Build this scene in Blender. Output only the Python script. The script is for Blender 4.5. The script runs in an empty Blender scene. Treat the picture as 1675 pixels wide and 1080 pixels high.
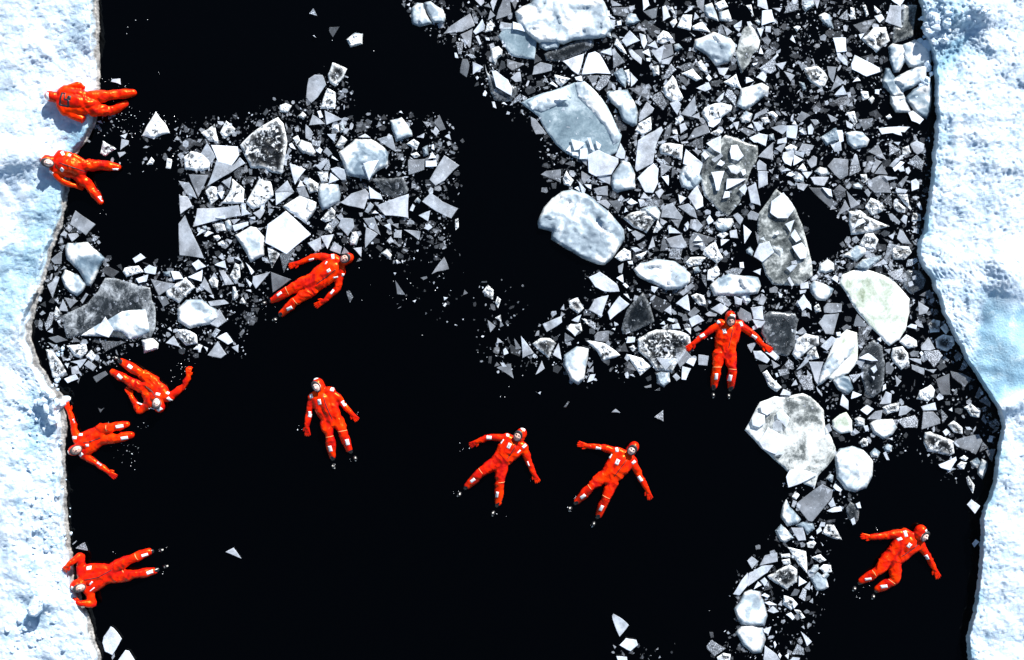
import bpy, bmesh, math, random
import numpy as np
from mathutils import Vector, Matrix, noise
from mathutils.bvhtree import BVHTree

# ---------------------------------------------------------------- camera, sky, sun, exposure
CAMH = 18.0
PPM = 85.0                       # photo pixels per metre on the water
CX, CY = 837.5, 540.0
scene = bpy.context.scene
C = scene.collection
cam_d = bpy.data.cameras.new('camera'); cam = bpy.data.objects.new('camera', cam_d); C.objects.link(cam)
cam.location = (0, 0, CAMH); cam.rotation_euler = (0, 0, 0)
cam_d.sensor_width = 36.0; cam_d.lens = 36.0*CAMH/(1675/PPM)
cam_d.clip_start = 0.1; cam_d.clip_end = 3000
scene.camera = cam

SUN_EL = math.radians(30); SUN_AZ = math.radians(28)      # azimuth clockwise from +Y (top of the frame)
w = bpy.data.worlds.new('World'); scene.world = w; w.use_nodes = True
nt = w.node_tree; nt.nodes.clear()
sky = nt.nodes.new('ShaderNodeTexSky'); sky.sky_type = 'NISHITA'; sky.sun_disc = False
sky.sun_elevation = SUN_EL; sky.sun_rotation = SUN_AZ; sky.air_density = 1.3; sky.dust_density = 0.5; sky.ozone_density = 2.0
bg = nt.nodes.new('ShaderNodeBackground'); bg.inputs[1].default_value = 0.065
wo = nt.nodes.new('ShaderNodeOutputWorld')
nt.links.new(sky.outputs[0], bg.inputs[0]); nt.links.new(bg.outputs[0], wo.inputs[0])
sd = bpy.data.lights.new('sun', 'SUN'); sd.energy = 5.0; sd.angle = math.radians(0.5); sd.color = (1.0, 0.975, 0.93)
so = bpy.data.objects.new('sun', sd); C.objects.link(so)
sdir = Vector((math.sin(SUN_AZ)*math.cos(SUN_EL), math.cos(SUN_AZ)*math.cos(SUN_EL), math.sin(SUN_EL)))
so.rotation_euler = sdir.to_track_quat('Z', 'Y').to_euler(); so.location = sdir*30
vs = scene.view_settings; vs.view_transform = 'Standard'; vs.look = 'None'; vs.gamma = 1; vs.use_curve_mapping = False
vs.exposure = 0.82

# ---------------------------------------------------------------- helpers
R = random.Random(11)
def P(px, py, z=0.0):
    k = (CAMH-z)/CAMH/PPM
    return Vector(((px-CX)*k, -(py-CY)*k, z))
def tag(o, label=None, cat=None, group=None, kind=None):
    if label: o['label'] = label
    if cat: o['category'] = cat
    if group: o['group'] = group
    if kind: o['kind'] = kind
    return o
def mesh_obj(name, verts, faces, mat, parent=None, attrs=None, smooth=False):
    me = bpy.data.meshes.new(name); me.from_pydata([tuple(v) for v in verts], [], faces)
    if attrs:
        for k, v in attrs.items():
            a = me.attributes.new(k, 'FLOAT', 'POINT')
            a.data.foreach_set('value', np.asarray(v if hasattr(v, '__len__') else [v]*len(verts), dtype=np.float32))
    if smooth: me.polygons.foreach_set('use_smooth', [True]*len(me.polygons))
    me.materials.append(mat)
    o = bpy.data.objects.new(name, me); C.objects.link(o)
    if parent: o.parent = parent
    return o
def empty(name, loc):
    o = bpy.data.objects.new(name, None); C.objects.link(o); o.location = loc; o.empty_display_size = 0.1
    return o
def rebase(o, loc):
    """Move a mesh object's origin to loc, keeping the geometry where it is."""
    loc = Vector(loc); o.data.transform(Matrix.Translation(-loc)); o.location = loc

# ---------------------------------------------------------------- materials
class NT:
    def __init__(s, name, rough=0.5):
        s.m = bpy.data.materials.new(name); s.m.use_nodes = True; s.t = s.m.node_tree
        s.b = s.t.nodes['Principled BSDF']; s.b.inputs['Roughness'].default_value = rough
    def n(s, typ, **kw):
        nd = s.t.nodes.new(typ)
        for k, v in kw.items():
            if k.startswith('i_'):
                key = k[2:].replace('_', ' ')
                nd.inputs[int(key) if key.isdigit() else key].default_value = v
            else: setattr(nd, k, v)
        return nd
    def l(s, a, b): s.t.links.new(a, b)
    def attr(s, name): return s.n('ShaderNodeAttribute', attribute_name=name).outputs['Fac']
    def pos(s): return s.n('ShaderNodeNewGeometry').outputs['Position']
    def noise(s, vec, scale, detail=4, rough=0.6, seed=None, dim='4D', dist=0.0):
        nd = s.n('ShaderNodeTexNoise', noise_dimensions=dim); nd.inputs['Scale'].default_value = scale
        nd.inputs['Detail'].default_value = detail; nd.inputs['Roughness'].default_value = rough; nd.inputs['Distortion'].default_value = dist
        s.l(vec, nd.inputs['Vector'])
        if seed is not None and dim == '4D': s.l(seed, nd.inputs['W'])
        return nd.outputs['Fac']
    def ramp(s, fac, stops, interp='LINEAR'):
        r = s.n('ShaderNodeValToRGB'); cr = r.color_ramp; cr.interpolation = interp
        while len(cr.elements) < len(stops): cr.elements.new(0.5)
        for e, (p, c) in zip(cr.elements, stops):
            e.position = p; e.color = (c, c, c, 1) if isinstance(c, (int, float)) else (*c, 1)
        s.l(fac, r.inputs[0]); return r.outputs[0]
    def math(s, op, a, b=None, clamp=False):
        m = s.n('ShaderNodeMath', operation=op); m.use_clamp = clamp
        for i, v in enumerate((a, b)):
            if v is None: continue
            if isinstance(v, (int, float)): m.inputs[i].default_value = v
            else: s.l(v, m.inputs[i])
        return m.outputs[0]
    def mix(s, fac, a, b, blend='MIX'):
        m = s.n('ShaderNodeMix', data_type='RGBA', blend_type=blend)
        for ix, v in ((0, fac), (6, a), (7, b)):
            sock = m.inputs[ix]
            if isinstance(v, (int, float)): sock.default_value = v if ix == 0 else (v, v, v, 1)
            elif isinstance(v, tuple): sock.default_value = (*v, 1)
            else: s.l(v, sock)
        return m.outputs[2]
    def bump(s, h, strength=0.5, dist=0.01, normal=None):
        b = s.n('ShaderNodeBump'); b.inputs['Strength'].default_value = strength; b.inputs['Distance'].default_value = dist
        s.l(h, b.inputs['Height'])
        if normal: s.l(normal, b.inputs['Normal'])
        s.l(b.outputs[0], s.b.inputs['Normal']); return b.outputs[0]
    def base(s, c): s.l(c, s.b.inputs['Base Color'])

def mat_simple(name, col, rough=0.5, bump_scale=None, bs=0.3, bd=0.004, var=0.12, coat=0.0):
    m = NT(name, rough); p = m.pos()
    nz = m.noise(p, bump_scale or 25, 4, 0.6, dim='3D')
    c2 = tuple(min(1, x*(1+var)) for x in col); c1 = tuple(x*(1-var) for x in col)
    m.base(m.ramp(nz, [(0.3, c1), (0.7, c2)]))
    if bump_scale: m.bump(nz, bs, bd)
    m.b.inputs['Coat Weight'].default_value = coat
    return m.m

def mat_plate():
    m = NT('thin_ice', 0.38); p = m.pos(); t = m.attr('tone'); sd_ = m.attr('seed')
    low = m.noise(p, 3.6, 3, 0.55, sd_)
    mid = m.noise(p, 17, 4, 0.6, sd_)
    fine = m.noise(p, 95, 3, 0.7, sd_)
    k = m.math('ADD', m.ramp(low, [(0.3, 0.50), (0.7, 1.50)]), m.ramp(mid, [(0.3, -0.0), (0.72, 0.32)]))
    k = m.math('MULTIPLY', k, m.ramp(fine, [(0.3, 0.84), (0.7, 1.12)]))
    v = m.math('MULTIPLY', t, k)
    # frost freckles and bubbles
    vo = m.n('ShaderNodeTexVoronoi', voronoi_dimensions='4D'); vo.inputs['Scale'].default_value = 21; m.l(p, vo.inputs['Vector']); m.l(sd_, vo.inputs['W'])
    fre = m.ramp(vo.outputs['Distance'], [(0.05, 1.0), (0.16, 0.0)])
    fre = m.math('MULTIPLY', fre, m.ramp(m.noise(p, 6, 2, 0.5, sd_), [(0.52, 0.0), (0.62, 1.0)]))
    v = m.math('ADD', v, m.math('MULTIPLY', fre, m.math('MULTIPLY', t, 1.5)), clamp=True)
    # rubble-frosted shards: fine specks on some of them
    fr = m.attr('frost')
    sp = m.ramp(m.noise(p, 60, 3, 0.75, sd_), [(0.50, 0.35), (0.60, 1.9)])
    v2 = m.math('MULTIPLY', v, sp, clamp=True)
    col = m.mix(fr, v, v2)
    tint = m.ramp(m.noise(p, 2.0, 2, 0.5, sd_), [(0.3, (0.84, 0.94, 1.08)), (0.7, (0.93, 0.97, 1.06))])
    bw = m.n('ShaderNodeRGBToBW'); m.l(col, bw.inputs[0]); al = m.math('MULTIPLY', bw.outputs[0], 1.25, clamp=True)
    al = m.math('MAXIMUM', al, 0.05)
    m.l(al, m.b.inputs['Alpha'])
    m.base(m.mix(1.0, (0.84, 0.85, 0.86), tint, 'MULTIPLY'))
    m.bump(m.math('ADD', mid, m.math('MULTIPLY', fine, 0.4)), 0.25, 0.012)
    return m.m

def mat_rough():
    m = NT('rubbly_ice', 0.42); p = m.pos(); t = m.attr('tone'); sd_ = m.attr('seed')
    a = m.noise(p, 7.5, 4, 0.62, sd_, dist=1.1); b = m.noise(p, 30, 3, 0.65, sd_); c = m.noise(p, 3.0, 2, 0.5, sd_)
    h = m.math('ADD', m.math('MULTIPLY', a, 0.72), m.math('MULTIPLY', b, 0.28))
    th = m.math('ADD', m.math('SUBTRACT', h, 0.5), m.math('MULTIPLY', m.math('SUBTRACT', t, 0.36), 0.26))
    th = m.math('ADD', th, m.math('MULTIPLY', m.math('SUBTRACT', c, 0.5), 0.30))
    k = m.ramp(m.math('ADD', th, 0.5), [(0.44, (0.010, 0.012, 0.014)), (0.48, (0.07, 0.08, 0.09)), (0.515, (0.34, 0.37, 0.40)), (0.55, (0.86, 0.88, 0.90))])
    rim = m.attr('rim')
    k = m.mix(m.math('MULTIPLY', rim, m.ramp(m.noise(p, 9, 3, 0.6, sd_), [(0.38, 0.15), (0.52, 1.0)])), k, (0.75, 0.78, 0.8))
    bw = m.n('ShaderNodeRGBToBW'); m.l(k, bw.inputs[0])
    m.l(m.ramp(bw.outputs[0], [(0.0, 0.45), (0.35, 1.0)]), m.b.inputs['Alpha'])
    m.base(k)
    m.bump(h, 0.5, 0.03)
    return m.m

def mat_block():
    m = NT('white_block_ice', 0.5); p = m.pos(); t = m.attr('tone'); sd_ = m.attr('seed')
    a = m.noise(p, 2.2, 3, 0.55, sd_, dist=0.9); b = m.noise(p, 10, 5, 0.62, sd_); f = m.noise(p, 55, 3, 0.7, sd_)
    blue = m.ramp(m.math('ADD', m.math('MULTIPLY', a, 0.8), m.math('MULTIPLY', b, 0.2)), [(0.40, (0.15, 0.23, 0.31)), (0.48, (0.36, 0.47, 0.56)), (0.54, (0.88, 0.90, 0.91))])
    col = m.mix(m.ramp(t, [(0.4, 0.0), (0.78, 0.42)]), blue, m.mix(0.45, blue, (0.90, 0.91, 0.91)))
    crack = m.ramp(b, [(0.27, 0.0), (0.33, 1.0)])
    col = m.mix(crack, (0.05, 0.06, 0.07), col)
    rim = m.attr('rim')
    warm = m.ramp(m.noise(p, 5, 3, 0.6, sd_), [(0.5, 0.0), (0.68, 1.0)])
    col = m.mix(m.math('MULTIPLY', rim, m.math('MULTIPLY', warm, m.attr('rust'))), col, (0.33, 0.16, 0.09))
    k = m.ramp(t, [(0.0, 0.3), (0.5, 0.85), (0.9, 1.0)])
    m.base(m.mix(1.0, col, k, 'MULTIPLY'))
    m.l(m.ramp(m.math('MULTIPLY', rim, m.ramp(b, [(0.3, 1.0), (0.7, 0.55)])), [(0.35, 1.0), (1.0, 0.35)]), m.b.inputs['Alpha'])
    m.bump(m.math('ADD', b, m.math('MULTIPLY', f, 0.25)), 0.3, 0.02)
    return m.m

def mat_slab(name, dark, mid, light, lo, hi, bub=0.5, amin=0.5):
    m = NT(name, 0.25); p = m.pos(); t = m.attr('tone'); sd_ = m.attr('seed')
    a = m.noise(p, 2.2, 5, 0.6, sd_, dist=0.7); b = m.noise(p, 22, 5, 0.72, sd_)
    h = m.math('ADD', m.math('MULTIPLY', a, 0.75), m.math('MULTIPLY', b, 0.25))
    h = m.math('ADD', h, m.math('MULTIPLY', m.attr('shift'), 1.0))
    col = m.ramp(h, [(lo, dark), ((lo+hi)/2, mid), (hi, light)])
    sp = m.ramp(m.noise(p, 70, 2, 0.7, sd_), [(0.64, 0.0), (0.70, 1.0)])
    sp = m.math('MULTIPLY', sp, m.ramp(m.noise(p, 5, 2, 0.5, sd_), [(0.45, 0.0), (0.6, bub)]))
    col = m.mix(sp, col, (0.75, 0.78, 0.8))
    rim = m.attr('rim')
    col = m.mix(m.math('MULTIPLY', rim, m.ramp(b, [(0.35, 0.0), (0.6, 0.55)])), col, light)
    bw = m.n('ShaderNodeRGBToBW'); m.l(col, bw.inputs[0])
    m.l(m.ramp(bw.outputs[0], [(0.0, amin), (0.5, 1.0)]), m.b.inputs['Alpha'])
    m.base(col)
    m.bump(b, 0.3, 0.015)
    return m.m

def mat_snow():
    m = NT('snow', 0.75); p = m.pos(); sep = m.n('ShaderNodeSeparateXYZ'); m.l(p, sep.inputs[0]); z = sep.outputs[2]
    bare_shade = m.attr('bare_shade'); wet = m.attr('wet')
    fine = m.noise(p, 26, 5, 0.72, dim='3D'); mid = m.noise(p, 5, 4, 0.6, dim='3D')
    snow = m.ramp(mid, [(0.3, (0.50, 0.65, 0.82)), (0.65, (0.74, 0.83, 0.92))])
    ice = m.ramp(m.math('ADD', m.math('MULTIPLY', mid, 0.65), m.math('MULTIPLY', fine, 0.35)), [(0.36, (0.22, 0.42, 0.58)), (0.55, (0.33, 0.54, 0.68)), (0.70, (0.70, 0.82, 0.87))])  # blue of bare ice, also the colour of shade painted on the snow
    col = m.mix(m.math('ADD', bare_shade, 0.0, clamp=True), snow, ice)
    wn = m.noise(p, 11, 5, 0.7, dim='3D')
    wetc = m.ramp(wn, [(0.35, (0.07, 0.07, 0.075)), (0.5, (0.24, 0.235, 0.23)), (0.66, (0.55, 0.52, 0.49))])
    col = m.mix(wet, col, wetc)
    m.base(col)
    m.bump(fine, 0.7, 0.03)
    return m.m

def mat_water():
    m = NT('sea_water', 0.04); p = m.pos()
    m.b.inputs['Base Color'].default_value = (0.0002, 0.0003, 0.0005, 1); m.b.inputs['IOR'].default_value = 1.33; m.b.inputs['Specular IOR Level'].default_value = 0.22
    n1 = m.noise(p, 2.2, 3, 0.6, dim='3D'); n2 = m.noise(p, 14, 2, 0.5, dim='3D')
    m.bump(m.math('ADD', n1, m.math('MULTIPLY', n2, 0.2)), 0.06, 0.05)
    return m.m

def mat_suit():
    m = NT('orange_immersion_suit', 0.33); p = m.pos()
    a = m.noise(p, 4.5, 3, 0.5, dim='3D', dist=0.8); b = m.noise(p, 120, 2, 0.5, dim='3D')
    m.base(m.ramp(a, [(0.34, (0.42, 0.003, 0.006)), (0.50, (0.72, 0.012, 0.002)), (0.66, (0.92, 0.036, 0.001))]))  # crimson to orange patches paint shaded and lit cloth into the colour
    m.b.inputs['Specular IOR Level'].default_value = 0.75; m.b.inputs['Specular Tint'].default_value = (1.0, 0.42, 0.05, 1)
    m.bump(m.math('ADD', a, m.math('MULTIPLY', b, 0.04)), 0.35, 0.03)
    return m.m

M = dict(
    plate=mat_plate(), rough=mat_rough(), block=mat_block(), snow=mat_snow(), water=mat_water(), suit=mat_suit(),
    blue=mat_slab('pale_blue_slab_ice', (0.11, 0.17, 0.22), (0.24, 0.33, 0.39), (0.55, 0.64, 0.69), 0.34, 0.66, 0.35, 0.75),
    dark=mat_slab('dark_clear_ice', (0.015, 0.021, 0.027), (0.07, 0.085, 0.10), (0.50, 0.54, 0.58), 0.36, 0.60, 0.9, 0.35),
    green=mat_slab('grey_green_ice', (0.03, 0.04, 0.045), (0.21, 0.235, 0.235), (0.74, 0.77, 0.76), 0.38, 0.61, 0.9, 0.4),
    cream=mat_slab('greenish_white_ice', (0.30, 0.37, 0.26), (0.55, 0.62, 0.54), (0.88, 0.89, 0.87), 0.38, 0.56, 0.0),
    tape=mat_simple('reflective_tape', (0.80, 0.82, 0.84), 0.35, 60, 0.1, 0.002, 0.04),
    black=mat_simple('black_webbing', (0.012, 0.012, 0.018), 0.45, 80, 0.3, 0.002),
    navy=mat_simple('navy_print', (0.03, 0.04, 0.12), 0.5),
    seal=mat_simple('grey_neoprene', (0.030, 0.028, 0.032), 0.5, 70, 0.3, 0.002),
    skin=mat_simple('skin', (0.66, 0.40, 0.33), 0.5, 40, 0.1, 0.002, 0.08),
    skin2=mat_simple('pale_skin', (0.76, 0.54, 0.48), 0.5, 40, 0.1, 0.002, 0.08),
    brow=mat_simple('hair', (0.03, 0.018, 0.012), 0.6),
    eye=mat_simple('eye', (0.02, 0.015, 0.012), 0.2),
    lip=mat_simple('lips', (0.42, 0.12, 0.10), 0.4),
    boot=mat_simple('black_rubber', (0.010, 0.010, 0.012), 0.25, 50, 0.2, 0.003),
    toe=mat_simple('pale_toe_glint', (0.55, 0.54, 0.50), 0.3, 50, 0.2, 0.003),  # pale colour paints the sun glint on the black boot toe
    seam=mat_simple('pale_orange_seam', (0.85, 0.30, 0.10), 0.4),
    foam=mat_simple('splashed_water_drops', (0.75, 0.78, 0.82), 0.2),
)

# ---------------------------------------------------------------- water
def build_water():
    s = 900
    o = mesh_obj('sea_water', [(-s, -s, 0), (s, -s, 0), (s, s, 0), (-s, s, 0)], [(0, 1, 2, 3)], M['water'])
    tag(o, kind='structure')
build_water()

# ---------------------------------------------------------------- snow-covered ice on both sides
LEDGE = [(163,-60),(163,0),(163,60),(165,110),(164,150),(162,188),(156,208),(142,232),(128,252),(116,290),(112,322),(109,345),(99,378),(88,410),(77,446),(71,474),(60,505),(54,532),(53,553),(60,578),(69,600),(86,627),(104,646),(106,670),(112,689),(108,722),(109,778),(111,831),(116,876),(118,902),(124,950),(142,996),(153,1027),(167,1080),(172,1150)]
REDGE = [(1500,-60),(1502,0),(1508,25),(1512,60),(1524,90),(1527,130),(1530,190),(1528,214),(1524,255),(1521,293),(1514,339),(1509,380),(1499,400),(1500,418),(1505,432),(1513,446),(1521,456),(1538,503),(1554,542),(1571,575),(1590,608),(1615,644),(1630,670),(1638,698),(1632,722),(1628,755),(1621,794),(1610,828),(1603,847),(1602,900),(1598,950),(1590,1000),(1579,1040),(1582,1080),(1590,1150)]
def edge_x(E, y):
    if y <= E[0][1]: base = E[0][0] + 60*math.sin((y-E[0][1])*0.006)
    elif y >= E[-1][1]: base = E[-1][0] + 50*math.sin((y-E[-1][1])*0.006)
    else:
        for (x0, y0), (x1, y1) in zip(E, E[1:]):
            if y0 <= y <= y1: base = x0+(x1-x0)*(y-y0)/(y1-y0); break
    return base + 2.6*noise.fractal(Vector((y*0.05, E[0][0], 3.1)), 0.8, 2.0, 4) + 1.3*noise.noise(Vector((y*0.31, E[0][0], 1.1)))
SMOOTH_R = [(1612,478),(1640,468),(1668,490),(1690,520),(1760,560),(1760,640),(1690,640),(1655,652),(1628,664),(1608,640),(1594,604),(1600,550),(1606,510)]
SHADE_L = [(158,186),(130,203),(104,236),(72,285),(48,335),(28,395),(-30,450),(-30,580),(20,545),(40,500),(70,440),(92,380),(112,340),(116,300),(140,236)]  # large cast shadow on the left bank, painted in as blue tint
SHADE_T = [(1600,58),(1578,70),(1560,96),(1546,118),(1530,140),(1528,100),(1540,80),(1560,66)]  # shadow of the top right hump, painted in as blue tint
def soft_in(px, py, Q, soft):
    if not (min(q[0] for q in Q)-soft < px < max(q[0] for q in Q)+soft and min(q[1] for q in Q)-soft < py < max(q[1] for q in Q)+soft): return 0.0
    ins = False; best = 1e9; n = len(Q)
    for i in range(n):
        x1, y1 = Q[i]; x2, y2 = Q[(i+1) % n]
        if (y1 > py) != (y2 > py) and px < (x2-x1)*(py-y1)/(y2-y1)+x1: ins = not ins
        dx, dy = x2-x1, y2-y1; t = max(0, min(1, ((px-x1)*dx+(py-y1)*dy)/(dx*dx+dy*dy))); d = math.hypot(px-x1-dx*t, py-y1-dy*t); best = min(best, d)
    v = (best if ins else -best)+soft*0.9*noise.fractal(Vector((px*0.05, py*0.05, 2.2)), 0.8, 2.0, 4)
    return max(0.0, min(1.0, v/soft*0.5+0.5))
def gauss(px, py, cx, cy, rx, ry, a=0.0):
    c, s = math.cos(math.radians(a)), math.sin(math.radians(a))
    dx, dy = px-cx, py-cy; u = (dx*c+dy*s)/rx; v = (-dx*s+dy*c)/ry
    return math.exp(-(u*u+v*v))
# (cx, cy, radius x, radius y, turn, height m): broad humps and hollows of the two snow fields
LB = [(15,248,60,30,-14,.14),(60,262,40,22,10,.06),(95,660,34,26,-15,.24),(55,700,25,60,5,-.12),(140,40,26,45,10,.10),(105,95,20,45,25,-.06),
      (20,420,60,70,0,-.04),(80,560,40,60,0,.05),(70,985,16,13,-35,.16),(45,1000,34,18,30,-.07),(30,820,40,60,0,.05),(95,850,25,60,0,.04),(110,1050,40,40,0,.05),(40,540,30,18,20,.06),(30,360,70,30,35,-.07)]
RB = [(1590,15,40,28,-25,.26),(1570,90,26,60,30,-.14),(1650,440,40,52,10,.30),(1590,490,34,34,0,.10),(1600,535,14,40,10,-.10),(1650,665,60,14,-22,.20),(1650,570,50,60,0,.10),
      (1655,800,40,60,0,.06),(1620,870,24,50,0,.05),(1560,200,30,80,5,.05),(1640,250,80,60,0,.05),(1600,350,60,50,0,-.04),(1545,430,30,40,0,.04),(1660,950,50,70,0,.05),(1640,700,22,14,-60,.08)]
def rough_at(px, py, side):
    if side == 'L': return 0.75 + 0.4*gauss(px, py, 90, 120, 60, 120) + 0.7*gauss(px, py, 60, 780, 90, 330)
    smooth = soft_in(px, py, SMOOTH_R, 9)
    crumb = gauss(px, py, 1540, 55, 50, 60)
    return max(0.15, 1.0 - 0.9*smooth + 1.0*crumb)
def snow_h(px, py, u, side):
    """height of the snow above water; u = photo pixels in from the waterline"""
    lip = 7.0 if side == 'L' else 3.0
    wav = 1.0+0.5*noise.noise(Vector((py*0.03, 7.7, 1.0)))
    if side == 'L': lip *= wav*(1.5 if 480 < py < 760 else 1.0)
    t = max(0.0, min(1.0, (u-lip)/(9.0 if side == 'L' else 4.5)))
    h = 0.045*min(1, u/3.0) + 0.15*(t*t*(3-2*t))
    if t <= 0: return h-0.03*(u < 0.5)
    r = rough_at(px, py, side); q = Vector((px, py, 0))
    macro = sum(a*gauss(px, py, cx, cy, rx, ry, an) for cx, cy, rx, ry, an, a in (LB if side == 'L' else RB))
    h += t*macro
    h += t*0.085*noise.fractal(q*0.014, 1.0, 2.0, 3)
    h += t*0.020*r*noise.fractal(q*0.050+Vector((0, 0, 5)), 0.9, 2.0, 3)
    ang = math.radians(28); qx, qy = px*math.cos(ang)+py*math.sin(ang), -px*math.sin(ang)+py*math.cos(ang)
    h += t*0.019*r*(1-abs(noise.noise(Vector((qx*0.13, qy*0.19, 9.0))))*2.2)
    h += t*0.014*r*noise.noise(Vector((qx*0.24, qy*0.55, 2.0)))
    return max(h, 0.05*t)
def bare_shade_at(px, py, side):  # blue tint amount: real bare ice plus painted snow shade
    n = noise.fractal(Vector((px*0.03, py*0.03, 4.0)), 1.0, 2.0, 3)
    if side == 'R':
        v = 0.95*soft_in(px, py, SMOOTH_R, 8)+0.6*soft_in(px, py, SHADE_T, 8)+0.8*gauss(px,py,1560,20,30,30) + 0.8*gauss(px, py, 1585, 612, 22, 30) + 0.6*gauss(px, py, 1560, 92, 16, 40, 30)+0.5*gauss(px, py, 1615, 770, 14, 90)
        v += max(0, n)*0.5; v -= 1.2*gauss(px, py, 1650, 668, 50, 14, -20) + 1.0*gauss(px, py, 1660, 470, 30, 36)
        e = edge_x(REDGE, py); v += 0.65*math.exp(-((px-e-8)/9.0)**2)*(0.5+0.8*n)
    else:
        v = 0.72*soft_in(px, py, SHADE_L, 16) + 0.75*gauss(px, py, 55, 705, 22, 50, 5) + 0.6*gauss(px, py, 60, 1010, 28, 14, 25)+0.35*gauss(px, py, 120, 60, 16, 60, 15)  # painted shade: left bank, beside the hump and below the loose block
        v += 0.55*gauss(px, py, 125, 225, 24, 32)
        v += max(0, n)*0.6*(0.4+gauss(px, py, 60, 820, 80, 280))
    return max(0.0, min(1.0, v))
def build_snow(side):
    E = LEDGE if side == 'L' else REDGE; sg = -1 if side == 'L' else 1
    ys = list(np.arange(-24, 1106, 2.3)); step = 8
    y = -24
    while y > -4000: y -= step; ys.insert(0, y); step *= 1.35
    y = 1106; step = 8
    while y < 5000: y += step; ys.append(y); step *= 1.35
    us = [-2, 0.0]; u = 0; wid = 190 if side == 'L' else 200
    while u < 26: u += 1.5; us.append(u)
    while u < wid: u += 2.3; us.append(u)
    st = 4
    while u < 6000: u += st; st *= 1.35; us.append(u)
    V, F, bare_shade, wet = [], [], [], []
    for y in ys:
        ex = edge_x(E, y)
        for u in us:
            px = ex+sg*u
            if u < 0: V.append(P(px, y, -0.12)); bare_shade.append(0); wet.append(1); continue
            h = snow_h(px, y, u, side)
            V.append(P(px, y, h)); bare_shade.append(bare_shade_at(px, y, side))
            lim = (9.0 if side == 'L' else 3.2)*(1+0.5*noise.noise(Vector((y*0.05, px*0.05, 0))))
            if side == 'L' and 470 < y < 720: lim *= 1.35
            wet.append(max(0, min(1, (lim-u)/4.0+0.5))*(1.0 if side == 'L' else 0.35))
    n = len(us)
    for j in range(len(ys)-1):
        for i in range(n-1):
            a = j*n+i; q = (a, a+1, a+n+1, a+n)
            F.append(q if side == 'L' else q[::-1])
    o = mesh_obj('snow_covered_ice', V, F, M['snow'], attrs={'bare_shade': bare_shade, 'wet': wet}, smooth=True)
    tag(o, kind='structure')
    return o
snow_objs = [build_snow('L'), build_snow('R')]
def ground_at(px, py):
    exl = edge_x(LEDGE, py)
    if px < exl: return snow_h(px, py, exl-px, 'L')
    exr = edge_x(REDGE, py)
    if px > exr: return snow_h(px, py, px-exr, 'R')
    return 0.0

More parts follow.
